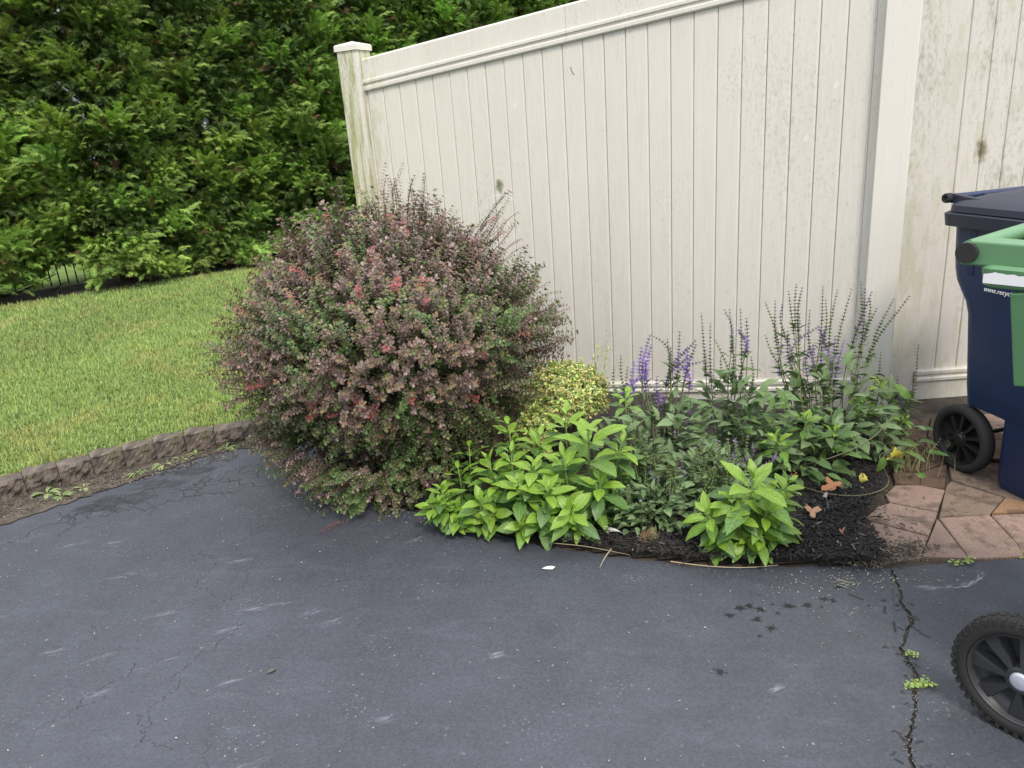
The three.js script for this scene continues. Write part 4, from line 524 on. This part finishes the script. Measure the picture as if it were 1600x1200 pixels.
{
  const right = salviaPlant('tall spreading salvia with many seed spikes in front of the white corner post', [1.20, -2.80], R1, 4, 1.05, 601);
  bushLeaves(right, 105, .02, .04, .24, .36, .16, 1.25);
  const mid = salviaPlant('salvia with slender upright spikes between the two purple groups', [.83, -2.78], L1s.slice(0, 8), 6, 1.05, 611); bushLeaves(mid, 200, .03, .06, .19, .36, .16, 1.15);
  const left = salviaPlant('purple flowering salvia just right of the yellow euonymus', [.54, -2.72], L1s.slice(8), 3, .9, 621); bushLeaves(left, 185, .03, .07, .20, .34, .15, .95);
  const extra = [[0.774, 0.249, -2.500, 0.768, 0.225, -2.470, 4], [0.836, 0.222, -2.500, 0.827, 0.197, -2.470, 4], [0.920, 0.183, -2.500, 0.898, 0.171, -2.470, 4], [0.583, 0.211, -2.500, 0.576, 0.190, -2.470, 4], [0.455, 0.206, -2.500, 0.449, 0.186, -2.470, 4]];
  for (let k = 0; k < 16; k++) { seed(640 + k); const a = rr(.30, .72), z = rr(-2.42, -2.24) - (a - .3) * .05, y = rr(.07, .20); extra.push([a, y, z, a + gauss() * .05, y + .05, z - .10, 1]); }
  const front = salviaPlant('low sprawling salvia with pale seed stalks between the two bright green clumps', [.60, -2.46], extra, 3, .75, 631); bushLeaves(front, 200, .02, .06, .28, .22, .17, .78); 
  // airy seed stalks standing in the low plant
  seed(651); for (let k = 0; k < 26; k++) { const x = rr(.42, .84), z = rr(-2.62, -2.4), y = rr(.16, .30); salviaSpike(front, [x, y, z], [x + gauss() * .03, y - .09, z - .01], [lerp(x, .6, .5), .025, z - .04], 1); }
  const low = salviaPlant('dull green low salvia behind the tallest bright green perennial', [.40, -2.58], [[.36, .30, -2.56, .37, .24, -2.58, 1], [.43, .33, -2.6, .42, .25, -2.6, 2], [.47, .28, -2.55, .46, .2, -2.56, 1]], 4, .8, 655); bushLeaves(low, 210, .0, .02, .15, .30, .14, .85);
  const edge = salviaPlant('dull green low salvia at the driveway edge between the bright green plants', [.44, -2.34], [[.40, .14, -2.30, .41, .09, -2.33, 1], [.33, .17, -2.34, .36, .1, -2.36, 1], [.52, .16, -2.30, .50, .1, -2.33, 1], [.47, .19, -2.36, .46, .1, -2.38, 1], [.36, .20, -2.30, .37, .1, -2.33, 1]], 3, .6, 657); bushLeaves(edge, 240, .02, .0, .17, .15, .09, .62);
  const far = salviaPlant('small leafy salvia beside the blue cart wheel', [1.50, -2.80], [[1.519, 0.309, -2.850, 1.511, 0.235, -2.820, 4], [1.591, 0.435, -2.850, 1.573, 0.248, -2.820, 1]], 4, .8, 661);
  bushLeaves(far, 95, -.06, .02, .18, .25, .13, 1.15, [...salMats, ...limeMats.slice(0, 2)]);
  seed(671); const fl = thing('perennial_shoot', 'young light green leafy shoots at the foot of the corner post', 'plant', [1.46, .02, -2.86]); limeShoot(fl, [.0, .27, 0], [0, 0, 0], .62, 5); limeShoot(fl, [.11, .21, .03], [.02, 0, .02], .55, 5); limeShoot(fl, [-.10, .22, .06], [-.02, 0, .02], .6, 5); limeShoot(fl, [.06, .15, .10], [.02, 0, .04], .5, 4);
  // big-leaved green plant low in the middle
  seed(681); const bl = thing('broadleaf_plant', 'low dark green broad leaved plant under the tall salvia', 'plant', [1.06, .02, -2.62]); const gm = [[92, 128, 66, 15], [80, 114, 60, 16], [104, 140, 70, 17]].map(([r, g, b, s]) => leafMat([1, 1, 1], .5, .28, { map: leafTex(r, g, b, s) })); bushLeaves(bl, 85, .0, -.03, .22, .26, .13, .85, gm, limeLeaf);
  for (const [x, y, z] of [[-.12, .20, .06], [.02, .24, -.02], [.14, .18, -.02]]) limeShoot(bl, [x, y, z], [x * .5, 0, z - .04], .66, 4);
  // sagging stem with withered yellow leaves
  const vn_ = thing('sagging_stem', 'pale curved stem with withered yellow leaves drooping over the mulch', 'plant', [1.07, .03, -2.43]);
  mesh('stem', tube([V(-.06, .01, -.10), V(.02, .015, .0), V(.14, .012, .02), V(.24, .03, -.02), V(.22, .12, -.06), V(.26, .14, -.06)], [.0024, .0022, .002, .002, .0015], 6, 24), darkStem, vn_);
  mesh('stem', tube([V(-.05, .03, -.20), V(.08, .10, -.12), V(.22, .15, -.14), V(.34, .22, -.2)], [.002, .002, .0016], 6, 16), darkStem, vn_);
  const wither = leafMat([1, 1, 1], .6, .3, { map: canvasTex(128, 128, (x, w, h) => fillPx(x, w, h, (i, j) => { const n = fbm(i / 22, j / 22, 4, 5); return n > .55 ? [118, 84, 44] : [182 + 30 * n, 178 + 20 * n, 72]; })) });
  const wl = leafGeo(.09, .06, { segs: 10, fold: .5, curl: 1.4, serr: .08, shape: .5, stalk: .06, wav: .3 });
  for (const [x, y, z, s, dx, dy, dz] of [[.26, .16, -.04, 1, .1, -1, .3], [.23, .13, -.05, .9, -.3, -.9, .4], [.13, .05, 0, .5, .2, .8, .3], [.33, .06, -.02, .6, .8, -.2, .3]]) { const l = mesh('withered_leaf', s > .95 || s < .55 ? wl : salLeaf[1], s > .55 && s < .95 ? limeMats[1] : wither, vn_); l.position.set(x, y, z); l.quaternion.copy(orient(V(dx, dy, dz), V(0, .3, 1))); l.scale.setScalar(s * (s > .55 && s < .95 ? 1.2 : 1)); }
}

// ---------- weeds ----------
{
  const wl = leafGeo(.045, .009, { segs: 4, fold: .3, curl: .9, shape: .5 }), wm = [leafMat([.17, .26, .07], .6, .3), leafMat([.22, .29, .10], .6, .3)];
  seed(701); const lab = ['small green weed at the far left foot of the edging', 'bushy grassy weed by the left edging blocks', 'low pale weed in the dirt left of the dark crazed patch', 'tiny weed in the dirt by the edging, left of centre', 'yellowish weed tuft midway along the edging', 'spreading weed against the middle edging blocks', 'pair leafed weed right of the middle of the edging', 'small upright weed near the right edging blocks', 'trailing weed at the right end of the edging'];
  const rc = leafGeo(.02, .016, { segs: 5, fold: .2, curl: .5, shape: .62, stalk: .2 }), cm = [leafMat([.33, .42, .09], .5, .3), leafMat([.24, .36, .09], .5, .3)];
  [[-2.24, -3.02, 1.1, 9], [-2.03, -3.03, 1.35, 16], [-1.94, -2.99, 1.0, 14], [-1.885, -3.06, .8, 8], [-1.70, -3.175, .9, 12], [-1.615, -3.25, 1.1, 14], [-1.56, -3.31, .9, 7], [-1.50, -3.35, .9, 7], [-1.38, -3.40, 1.1, 10]].forEach(([x, z, s, n], i) => { const w = thing('edging_weed', lab[i], 'weed', [x, .004, z], 0, 'weeds along the edging'); for (let k = 0; k < n; k++) { const a = rr(0, 6.28), l = mesh('leaf', wl, wm[i % 2], w); l.position.set(Math.cos(a) * .006, .002, Math.sin(a) * .006); l.quaternion.copy(orient(V(Math.cos(a) * 1.1, rr(.15, .9), Math.sin(a) * 1.1), V(0, 1, 0))); const L = s * rr(.7, 1.3); l.scale.set(L * 1.2, L, L); } });
  const cr = (label, x, z, n, r, s) => { const w = thing('crack_weed', label, 'weed', [x, -.004, z], 0, 'weeds in the driveway crack'); for (let k = 0; k < n; k++) { const a = rr(0, 6.28), d = r * Math.sqrt(rnd()), px = Math.cos(a) * d * 1.5, pz = Math.sin(a) * d * .7, h = rr(.006, .02); const st = mesh('stem', tube([V(px * .15, 0, pz * .15), V(px * .5, h * .8, pz * .5), V(px, h, pz)], .0007, 3, 4), limeStem, w); for (let j = 0; j < 3; j++) { const b = j * 2.1 + rnd(), l = mesh('leaf', rc, cm[(rnd() * 2) | 0], st); l.position.set(px, h, pz); l.quaternion.copy(orient(V(Math.cos(b), .25, Math.sin(b)), UP)); l.scale.setScalar(s * rr(.6, 1)); } } };
  cr('bright clover like weed growing in the middle of the driveway crack', .924, -1.509, 15, .024, .75); cr('tiny weed higher up in the driveway crack', .965, -1.618, 9, .013, .5); cr('small mossy weed at the paver edge by the carts', 1.535, -2.03, 14, .03, .6); cr('wilted grey green sprig lying where pavers meet the asphalt', 1.32, -2.012, 8, .024, .8);
  // thin grasses between salvia and pavers
  const gs = thing('dry_grass', 'thin yellowish grass stalks in the soil between salvia and cart wheel', 'grass', [1.50, .0, -2.68]); const gm = std([.26, .26, .11], .8); const gl = []; for (let k = 0; k < 60; k++) { const x = gauss() * .09, z = gauss() * .08, h = rr(.05, .15); gl.push(tube([V(x, 0, z), V(x + gauss() * .02, h * .6, z + gauss() * .02), V(x + gauss() * .06, h, z + gauss() * .05)], [.0012, .001, .0004], 3, 4)); } const gmesh = mesh('stalks', mergeGeometries(gl), gm, gs); gmesh.userData.kind = 'stuff';
}
// ---------- litter ----------
{
  seed(721);
  const dead = (name, label, x, z, s, c, turn, lobes) => { const n = 60, P = [0, .006, 0], I = [], UV = [.5, .5], lob = [1, .75, .5, .9, .62, .8].map((v) => v * rr(.8, 1.15)); for (let k = 0; k < n; k++) { const a = k / n * 6.28, r = s * (lobes ? .34 + .66 * lob[Math.round(a * 5 / 6.2832) % 5] * Math.pow(Math.abs(Math.cos(a * 2.5)), 1.2) + .07 * Math.abs(Math.sin(a * 15)) : .6 + .25 * Math.cos(a * 2) + .12 * Math.sin(a * 5)) * rr(.88, 1.1); P.push(Math.cos(a) * r, .004 + .012 * Math.sin(a * 2 + s * 90) + .35 * r * r / s * .3, Math.sin(a) * r); UV.push(.5 + Math.cos(a) * .4, .5 + Math.sin(a) * .4); I.push(0, 1 + (k + 1) % n, 1 + k); } const o = mesh(name, geoFrom(P, I, null, UV), leafMat(c, .8, .15)); o.position.set(x, .048, z); o.rotation.set(.1, turn, .12); tag(o, label, 'leaf'); return o; };
  dead('dead_leaf', 'curled orange brown lobed leaf lying on the mulch', 1.123, -2.475, .046, [.42, .19, .09], .6, true);
  dead('dead_leaf', 'torn tan star shaped leaf on the mulch below the orange one', .985, -2.315, .038, [.40, .24, .14], 1.9, true);
  dead('dead_leaf', 'small grey dead leaf between the two brown leaves', 1.06, -2.395, .017, [.34, .28, .25], 1, false);
  dead('dead_leaf', 'tiny reddish leaf scrap near the end of the mulch', 1.02, -2.165, .012, [.36, .17, .1], .3, false);
  dead('dead_leaf', 'small orange leaf scrap under the withered stem', 1.02, -2.58, .014, [.42, .17, .09], .3, false);
  const fea = thing('feather', 'small white feather lying in the mulch at the driveway edge', 'feather', [.325, .045, -2.275], -.75); { const fm = std([.72, .72, .70], .8), v = leafGeo(.075, .014, { segs: 8, fold: .3, curl: .5, shape: .4 }); const a = mesh('vane', v, fm, fea); a.quaternion.copy(orient(V(-1, .12, .1), UP)); const b = mesh('vane', v, fm, fea); b.quaternion.copy(orient(V(-1, .08, .28), UP)); b.scale.setScalar(.8); mesh('shaft', tube([V(.014, -.004, 0), V(-.03, .004, 0), V(-.07, .006, .01)], .0007, 4, 4), fm, fea); }
  const tuft = thing('dried_tuft', 'brown dried plant tuft at the driveway edge of the bed', 'plant', [.41, .02, -2.225]); { const l = []; for (let k = 0; k < 110; k++) { const x = gauss() * .022, z = gauss() * .014, h = rr(.02, .055); l.push(tube([V(x * .4, 0, z * .4), V(x, h * .6, z), V(x + gauss() * .02, h, z + gauss() * .016)], [.001, .0008, .0005], 3, 3)); } mesh('dry_stalks', mergeGeometries(l), std([.24, .17, .09], .95), tuft).userData.kind = 'stuff'; }
  const twig = (label, pts, r, c) => { const o = mesh('twig', tube(pts.map((p) => V(...p)), [r, r * .9, r * .5], 5, 8), std(c, .9)); tag(o, label, 'twig', 'twigs along the bed edge'); };
  twig('pale dry twig lying from the bed onto the driveway', [[.285, .02, -2.215], [.26, .012, -2.18], [.235, .006, -2.13]], .0017, [.42, .36, .26]);
  twig('long thin tan twig along the driveway edge by the compact green clump', [[.46, .012, -2.125], [.56, .010, -2.088], [.68, .008, -2.065], [.78, .010, -2.062]], .0016, [.38, .30, .20]);
  twig('tan twig curving at the driveway edge left of the dried tuft', [[.10, .03, -2.26], [.20, .03, -2.225], [.34, .014, -2.178]], .0013, [.34, .27, .18]);
  const bits = []; const q = new THREE.Quaternion(); const chip = mesh('litter_scrap', geoFrom([0, .004, 0, .022, .006, .004, .012, .003, .012, -.008, .004, .010, -.022, .003, .003, -.006, .005, -.005, .012, .004, -.007], [0, 2, 1, 0, 3, 2, 0, 4, 3, 0, 5, 4, 0, 6, 5, 0, 1, 6]), std([.6, .6, .56], .9)); chip.position.set(.073, 0, -2.157); tag(chip, 'small white scrap on the asphalt below the wide green clump', 'litter');
  const husk = mesh('seed_husk', new THREE.SphereGeometry(1, 10, 8), std([.10, .095, .075], .7)); husk.scale.set(.0045, .0045, .0125); husk.position.set(-.708, .005, -1.746); husk.rotation.y = -.9; tag(husk, 'dark seed husk lying alone on the open asphalt', 'husk');
  // grains and dry crumbs on the asphalt
  const mats = [], cols = []; for (let k = 0; k < 700; k++) { const t = rnd(); let x, z; if (t < .45) { x = rr(-.95, -.3); z = -2.62 + gauss() * .13 - (x + .3) * -.45; if (z < -3.2) z = -3; } else if (t < .62) { x = .98 + gauss() * .2; z = -1.965 + gauss() * .05; } else { x = rr(-2, 1.3); z = rr(-2.5, -1.2); } if (inPoly(x, z, [...bedFront, [-1, -4.5], [1.2, -4.5]])) continue; orient(V(gauss(), .02, gauss()), UP, q); mats.push(new THREE.Matrix4().compose(V(x, .0025, z), q, V(rr(.0008, .002), rr(.0012, .0045), rr(.0006, .0015)))); const v = rr(.15, .5); cols.push(col(v, v * .9, v * .7)); }
  for (let k = 0; k < 22; k++) { const x = .94 + gauss() * .05, z = -1.96 + gauss() * .022; orient(V(1, .12 * gauss(), gauss() * 1.1), UP, q); mats.push(new THREE.Matrix4().compose(V(x, .004, z), q, V(.0006, rr(.008, .02), .0006))); const v = rr(.3, .5); cols.push(col(v, v * .9, v * .66)); }
  for (let k = 0; k < 260; k++) { const p = crackLine[(rnd() * 22) | 0]; orient(V(gauss(), .05, gauss()), UP, q); const s = rr(.0008, .0024); mats.push(new THREE.Matrix4().compose(V(p[0] + gauss() * .008, p[1] > -1.6 ? .001 : -.006, p[1] + gauss() * .02), q, V(s, s, s * .8))); const v = rr(.03, .2); cols.push(col(v, v * .95, v * .85)); }
  tag(instanced('debris', new THREE.IcosahedronGeometry(1, 0), std([1, 1, 1], .9), mats, cols, scene), 'scattered pale crumbs and petals on the asphalt', 'debris', null, 'stuff');
}

// ---------- wheeled refuse carts ----------
function cartWheel(cart, pos, r, tyreM, rimM, hubM, spokes, lug) {
  const w = new THREE.Group(); w.name = 'wheel'; w.position.set(...pos); const side = Math.sign(pos[0]); w.rotation.z = side > 0 ? -Math.PI / 2 : Math.PI / 2; cart.add(w);  // local +y points outwards
  const th = .05, prof = [[r * .74, -th / 2], [r * .93, -th / 2], [r * .985, -th * .36], [r, -th * .1], [r, th * .1], [r * .985, th * .36], [r * .93, th / 2], [r * .86, th * .53], [r * .79, th * .5], [r * .76, th * .38], [r * .74, th * .2], [r * .74, -th / 2]];
  let tg = new THREE.LatheGeometry(prof.map(([a, b]) => new THREE.Vector2(a, b)), 64);
  if (lug) { const l = [tg]; const n = 44; for (let k = 0; k < n; k++) for (const s of [-1, 1]) { const b = new RoundedBoxGeometry(.007, .019, .0095, 1, .0015); b.translate(r * .994, s * .0135, 0); b.rotateY((k + (s > 0 ? .5 : 0)) / n * 6.2832); l.push(b); const c = new THREE.BoxGeometry(.010, .005, .0085); c.translate(r * .952, th * .485, 0); if (s > 0) { c.rotateY((k + .5) / n * 6.2832); l.push(c); } } tg = mergeGeometries(l.map((g) => { const x = g.index ? g.toNonIndexed() : g; for (const a of Object.keys(x.attributes)) if (!['position', 'normal', 'uv'].includes(a)) x.deleteAttribute(a); return x; })); }
  mesh('tyre', tg, tyreM, w);
  mesh('rim', new THREE.LatheGeometry([[.012, -.012], [r * .55, -.016], [r * .70, -.004], [r * .735, .018], [r * .76, .023], [r * .765, .018], [r * .74, -.012], [r * .7, -.022], [.012, -.022]].map(([a, b]) => new THREE.Vector2(a, b)), 48), rimM, w);
  for (let k = 0; k < spokes; k++) { const a0 = k / spokes * 6.2832; const r0 = r * .2, r1 = r * .735, w0 = .006, w1 = lug ? .024 : .012; const h0 = .019, h1 = .010, P = [r0, -.012, -w0, r0, -.012, w0, r1, -.008, w1, r1, -.008, -w1, r0, h0, -w0 * .55, r0, h0, w0 * .55, r1, h1, w1 * .7, r1, h1, -w1 * .7]; const g = toCreasedNormals(geoFrom(P, [4, 5, 6, 4, 6, 7, 0, 4, 7, 0, 7, 3, 1, 2, 6, 1, 6, 5, 3, 7, 6, 3, 6, 2, 0, 1, 5, 0, 5, 4, 0, 3, 2, 0, 2, 1]), .4); g.rotateY(a0); mesh('spoke', g, rimM, w); }
  mesh('hub', new THREE.LatheGeometry([[0, .016], [r * .16, .017], [r * .2, .02], [r * .235, .016], [r * .24, -.01]].map(([a, b]) => new THREE.Vector2(a, b)), 28), rimM, w);
  mesh('hub_cap', new THREE.LatheGeometry([[0, .0245], [r * .10, .0235], [r * .15, .021], [r * .155, .012]].map(([a, b]) => new THREE.Vector2(a, b)), 24), hubM, w);
}
function loftBody(rows, m, inset = 0) { // rows [y, back z, front z, half width, corner radius]
  const P = [], I = [], K = 6, n = 4 * (K + 1);
  for (const [y, zb, zf, hw, cr] of rows) for (const [cx, cz, a0] of [[hw - cr, zf - cr, 0], [hw - cr, zb + cr, -Math.PI / 2], [-hw + cr, zb + cr, -Math.PI], [-hw + cr, zf - cr, -Math.PI * 1.5]]) for (let k = 0; k <= K; k++) { const a = a0 + Math.PI / 2 - k / K * Math.PI / 2; P.push(cx + Math.cos(a) * cr, y, cz + Math.sin(a) * cr); }
  for (let r = 0; r < rows.length - 1; r++) for (let k = 0; k < n; k++) { const a = r * n + k, b = r * n + (k + 1) % n; I.push(a, a + n, b, b, a + n, b + n); }
  const cap = (o, y, flip) => { const c = P.length / 3; const R = rows[o]; P.push(0, R[0], (R[1] + R[2]) / 2); for (let k = 0; k < n; k++) flip ? I.push(c, o * n + (k + 1) % n, o * n + k) : I.push(c, o * n + k, o * n + (k + 1) % n); };
  cap(0, 0, true); cap(rows.length - 1, 0, false);
  return toCreasedNormals(geoFrom(P, I), .55);
}
function plastic(c, rough, sd, wear) { const map = canvasTex(512, 512, (x, w, h) => { seed(sd); fillPx(x, w, h, (i, j) => { const v = 232 + 22 * (fbm(i / 50, j / 80, 4, sd) - .5) + 12 * (h2(i, j, sd) - .5) - 30 * Math.max(0, fbm(i / 9, j / 60, 3, sd + 4) - .62); return [v, v, v]; }); for (let k = 0; k < wear; k++) { const px = rnd() * 512, py = rnd() * 512, a = rr(-.9, .6); x.strokeStyle = `rgba(255,255,255,${.08 + .3 * rnd()})`; x.lineWidth = rr(.4, 1.1); x.beginPath(); x.moveTo(px, py); x.lineTo(px + Math.cos(a) * rr(4, 34), py + Math.sin(a) * rr(4, 30)); x.stroke(); } }); return new THREE.MeshPhysicalMaterial({ map, color: col(...c), roughness: rough, clearcoat: .12, clearcoatRoughness: .4, side: THREE.DoubleSide }); }
const plUV = (g) => setUV(g, (x, y, z) => [(x + z) * 1.3, y * 1.3]);
const tyreMat = std([.018, .018, .018], .85), blackRim = std([.014, .014, .015], .38), dustyTyre = std([.015, .0145, .014], .8), greyRim = std([.030, .031, .034], .42);
{
  // blue cart: local -x is the side towards the bed, local -z the handle side; wheel axle at z = 0
  const th = 13 * RAD, ax_ = V(Math.cos(th), 0, -Math.sin(th)), HW = .29, o = V(1.647, 0, -2.624).addScaledVector(ax_, HW);
  const c = thing('blue_cart', 'dark blue wheeled refuse cart with navy lid by the gate', 'cart', [o.x, 0, o.z], th);
  const blue = plastic([.012, .026, .088], .42, 801, 60), navy = plastic([.022, .026, .050], .5, 802, 40);
  const F = .47;
  const rows = [[.004, .150, F - .05, .262, .05], [.03, .146, F - .035, .27, .05], [.262, .144, F - .01, .272, .05], [.266, .10, F - .01, .272, .05], [.27, -.02, F - .008, .274, .05], [.34, -.032, F - .006, .275, .05], [.48, -.046, F, .278, .05], [.60, -.058, F + .005, .281, .05], [.645, -.074, F + .006, .282, .05], [.68, -.098, F + .007, .284, .05], [.715, -.120, F + .008, .286, .05], [.755, -.132, F + .009, .287, .05], [.80, -.138, F + .01, .288, .05], [.915, -.146, F + .012, .290, .05]];
  const body = mesh('body', plUV(loftBody(rows)), blue, c); body.userData.label = 'blue plastic body';
  mesh('rim', plUV(loftBody([[.908, -.145, F + .025, .302, .04], [.910, -.166, F + .04, .318, .045], [.952, -.170, F + .044, .322, .045], [.957, -.162, F + .038, .316, .045]])), navy, c);
  const lid = mesh('lid', plUV(loftBody([[.958, -.148, F + .045, .312, .05], [.961, -.152, F + .05, .317, .05], [.982, -.150, F + .048, .314, .05], [.994, -.135, F + .035, .298, .06], [1.010, -.10, F + .0, .25, .08], [1.030, -.02, F - .1, .16, .10], [1.036, .05, F - .2, .06, .05]])), navy, c); lid.userData.label = 'navy lid with faint scratches';
  const stk = new THREE.PlaneGeometry(.19, .13); stk.rotateX(-Math.PI / 2); const sk = mesh('lid_label', stk, std([.62, .76, .74], .4), lid); sk.position.set(-.12, 1.028, .02); sk.rotation.set(0, 0, 0); sk.rotation.z = .20; sk.rotation.x = -.15; sk.userData.label = 'pale cyan label on top of the lid';
  const hd = mesh('handle_bar', (() => { const g = new THREE.CylinderGeometry(.0135, .0135, .56, 16); g.rotateZ(Math.PI / 2); return g; })(), blue, c); hd.position.set(-.004, 1.0, -.178);
  for (const s of [-1, 1]) { const cap = mesh('handle_end', (() => { const g = new THREE.LatheGeometry([[.0, .002], [.007, .002], [.0075, .010], [.0155, .012], [.0175, .006], [.0175, -.012], [.013, -.014]].map(([a, b]) => new THREE.Vector2(a, b)), 18); g.rotateZ(s < 0 ? Math.PI / 2 : -Math.PI / 2); return g; })(), tyreMat, c); cap.position.set(s * .282, 1.0, -.178);
    const sh = new THREE.Shape([[-.19, .985], [-.165, .985], [-.09, .962], [.02, .965], [.0, .998], [-.10, 1.005], [-.165, 1.013], [-.19, 1.010]].map(([z, y]) => new THREE.Vector2(z, y))); const g = new THREE.ExtrudeGeometry(sh, { depth: .016, bevelEnabled: true, bevelSize: .003, bevelThickness: .003, bevelSegments: 2 }); g.rotateY(-Math.PI / 2); const br = mesh('hinge_bracket', plUV(g), navy, c); br.position.set(s * .262 + .008, 0, 0); }
  for (const x of [-.14, 0, .14]) { const g = new THREE.BoxGeometry(.012, .034, .09); const r = mesh('handle_rib', g, navy, c); r.position.set(x, .988, -.145); }
  for (const x of [-.150]) { const g = new THREE.BoxGeometry(.006, .17, .03); const r = mesh('side_rib', g, plastic([.010, .02, .075], .4, 803, 5), c); r.position.set(-.287, .83, -.035); r.rotation.z = .01; }
  cartWheel(c, [-HW + .025, .13, 0], .13, tyreMat, blackRim, blackRim, 10, false); cartWheel(c, [HW - .025, .13, 0], .13, tyreMat, blackRim, blackRim, 10, false);
  mesh('axle', (() => { const g = new THREE.CylinderGeometry(.009, .009, .52, 10); g.rotateZ(Math.PI / 2); g.translate(0, .135, 0); return g; })(), blackRim, c);
  const tx = canvasTex(512, 64, (x) => { x.clearRect(0, 0, 512, 64); x.fillStyle = '#000'; x.fillRect(0, 0, 512, 64); x.fillStyle = '#fff'; x.font = 'italic bold 50px sans-serif'; x.fillText('www.recycle', 6, 46); }); tx.wrapS = tx.wrapT = THREE.ClampToEdgeWrapping;
  const tp = mesh('printed_text', new THREE.PlaneGeometry(.21, .026), new THREE.MeshStandardMaterial({ color: 0xf2f2f0, roughness: .5, alphaMap: tx, transparent: true, side: THREE.DoubleSide }), body); tp.position.set(-.289, .705, .135); tp.rotation.y = -Math.PI / 2;
}
{
  const th = 36 * RAD, ax_ = V(Math.cos(th), 0, -Math.sin(th)), HW = .29, o = V(1.041, 0, -1.341).addScaledVector(ax_, HW);
  const c = thing('green_cart', 'green wheeled refuse cart with big treaded wheel nearest the camera', 'cart', [o.x, 0, o.z], th);
  const green = plastic([.085, .215, .095], .45, 811, 30), gl = plastic([.125, .285, .135], .45, 812, 20); const F = .48;
  const rows = [[.006, .19, F - .06, .20, .05], [.04, .175, F - .04, .205, .05], [.30, .165, F - .02, .215, .05], [.36, .12, F - .015, .222, .05], [.44, .06, F - .01, .228, .05], [.60, .01, F, .236, .05], [.68, -.03, F + .004, .242, .05], [.715, -.066, F + .006, .246, .05], [.735, -.083, F + .006, .248, .05], [.76, -.090, F + .006, .250, .05], [.80, -.094, F + .007, .252, .05], [.985, -.105, F + .01, .262, .05]];
  mesh('body', plUV(loftBody(rows)), green, c).userData.label = 'green plastic body';
  const rim = mesh('rim', plUV(loftBody([[.984, -.155, F + .02, .250, .02], [.982, -.180, F + .04, .266, .025], [.986, -.186, F + .046, .270, .025], [1.020, -.190, F + .05, .274, .025], [1.027, -.184, F + .044, .268, .025]])), gl, c);
  mesh('lid', plUV(loftBody([[1.028, -.150, F + .05, .262, .05], [1.034, -.153, F + .052, .266, .05], [1.056, -.148, F + .048, .262, .05], [1.072, -.11, F + .0, .21, .08], [1.086, .05, F - .2, .05, .04]])), gl, c);
  for (const s of [-1, 1]) {
    const sh = new THREE.Shape([[-.225, 1.026], [-.195, 1.026], [-.10, 1.029], [.04, 1.029], [.02, 1.062], [-.10, 1.066], [-.21, 1.068], [-.228, 1.060]].map(([z, y]) => new THREE.Vector2(z, y))); const g = new THREE.ExtrudeGeometry(sh, { depth: .05, bevelEnabled: true, bevelSize: .004, bevelThickness: .004, bevelSegments: 2 }); g.rotateY(-Math.PI / 2); const b = mesh('handle_arm', plUV(g), gl, c); b.position.set(s * .236 + .025, 0, 0);
    const cap = mesh('handle_end', (() => { const g = new THREE.CylinderGeometry(.0205, .0205, .016, 24); g.rotateZ(Math.PI / 2); return g; })(), tyreMat, c); cap.position.set(s * .268, 1.048, -.214);
    const rb = new RoundedBoxGeometry(.02, .19, .045, 2, .004); const r = mesh('side_rib', plUV(rb), green, c); r.position.set(s * .258, .885, -.092); r.rotation.x = -.14; r.rotation.z = s * -.04;
  }
  mesh('handle_bar', (() => { const g = new THREE.CylinderGeometry(.0165, .0165, .52, 18); g.rotateZ(Math.PI / 2); g.translate(0, 1.056, -.214); return plUV(g); })(), gl, c);
  cartWheel(c, [-HW + .025, .14, 0], .14, dustyTyre, greyRim, std([.46, .50, .56], .35, { metalness: .3 }), 8, true); cartWheel(c, [HW - .025, .14, 0], .14, dustyTyre, greyRim, std([.46, .50, .56], .35, { metalness: .3 }), 8, true);
  mesh('axle', (() => { const g = new THREE.CylinderGeometry(.010, .010, .52, 10); g.rotateZ(Math.PI / 2); g.translate(0, .14, 0); return g; })(), blackRim, c);
  // torn white sticker on the rim side: local -x face
  seed(815); const pts = [[-.176, .992], [.10, .992]]; for (let k = 0; k <= 40; k++) { const t = k / 40; pts.push([lerp(.10, -.176, t), 1.013 + .006 * (fbm(t * 14, 1, 3, 7) - .5) * 2 + (k % 7 === 0 ? .003 : 0)]); }
  const sh = new THREE.Shape(pts.map(([z, y]) => new THREE.Vector2(z, y))); const g = new THREE.ShapeGeometry(sh); g.rotateY(-Math.PI / 2); const st = mesh('torn_sticker', g, std([.72, .72, .74], .6), rim); st.position.set(-.2765, 0, 0); st.userData.label = 'torn white sticker on the rim';
}
scene.traverse((o) => { if (o.isMesh) { o.castShadow = true; o.receiveShadow = true; } });
renderer.render(scene, camera);
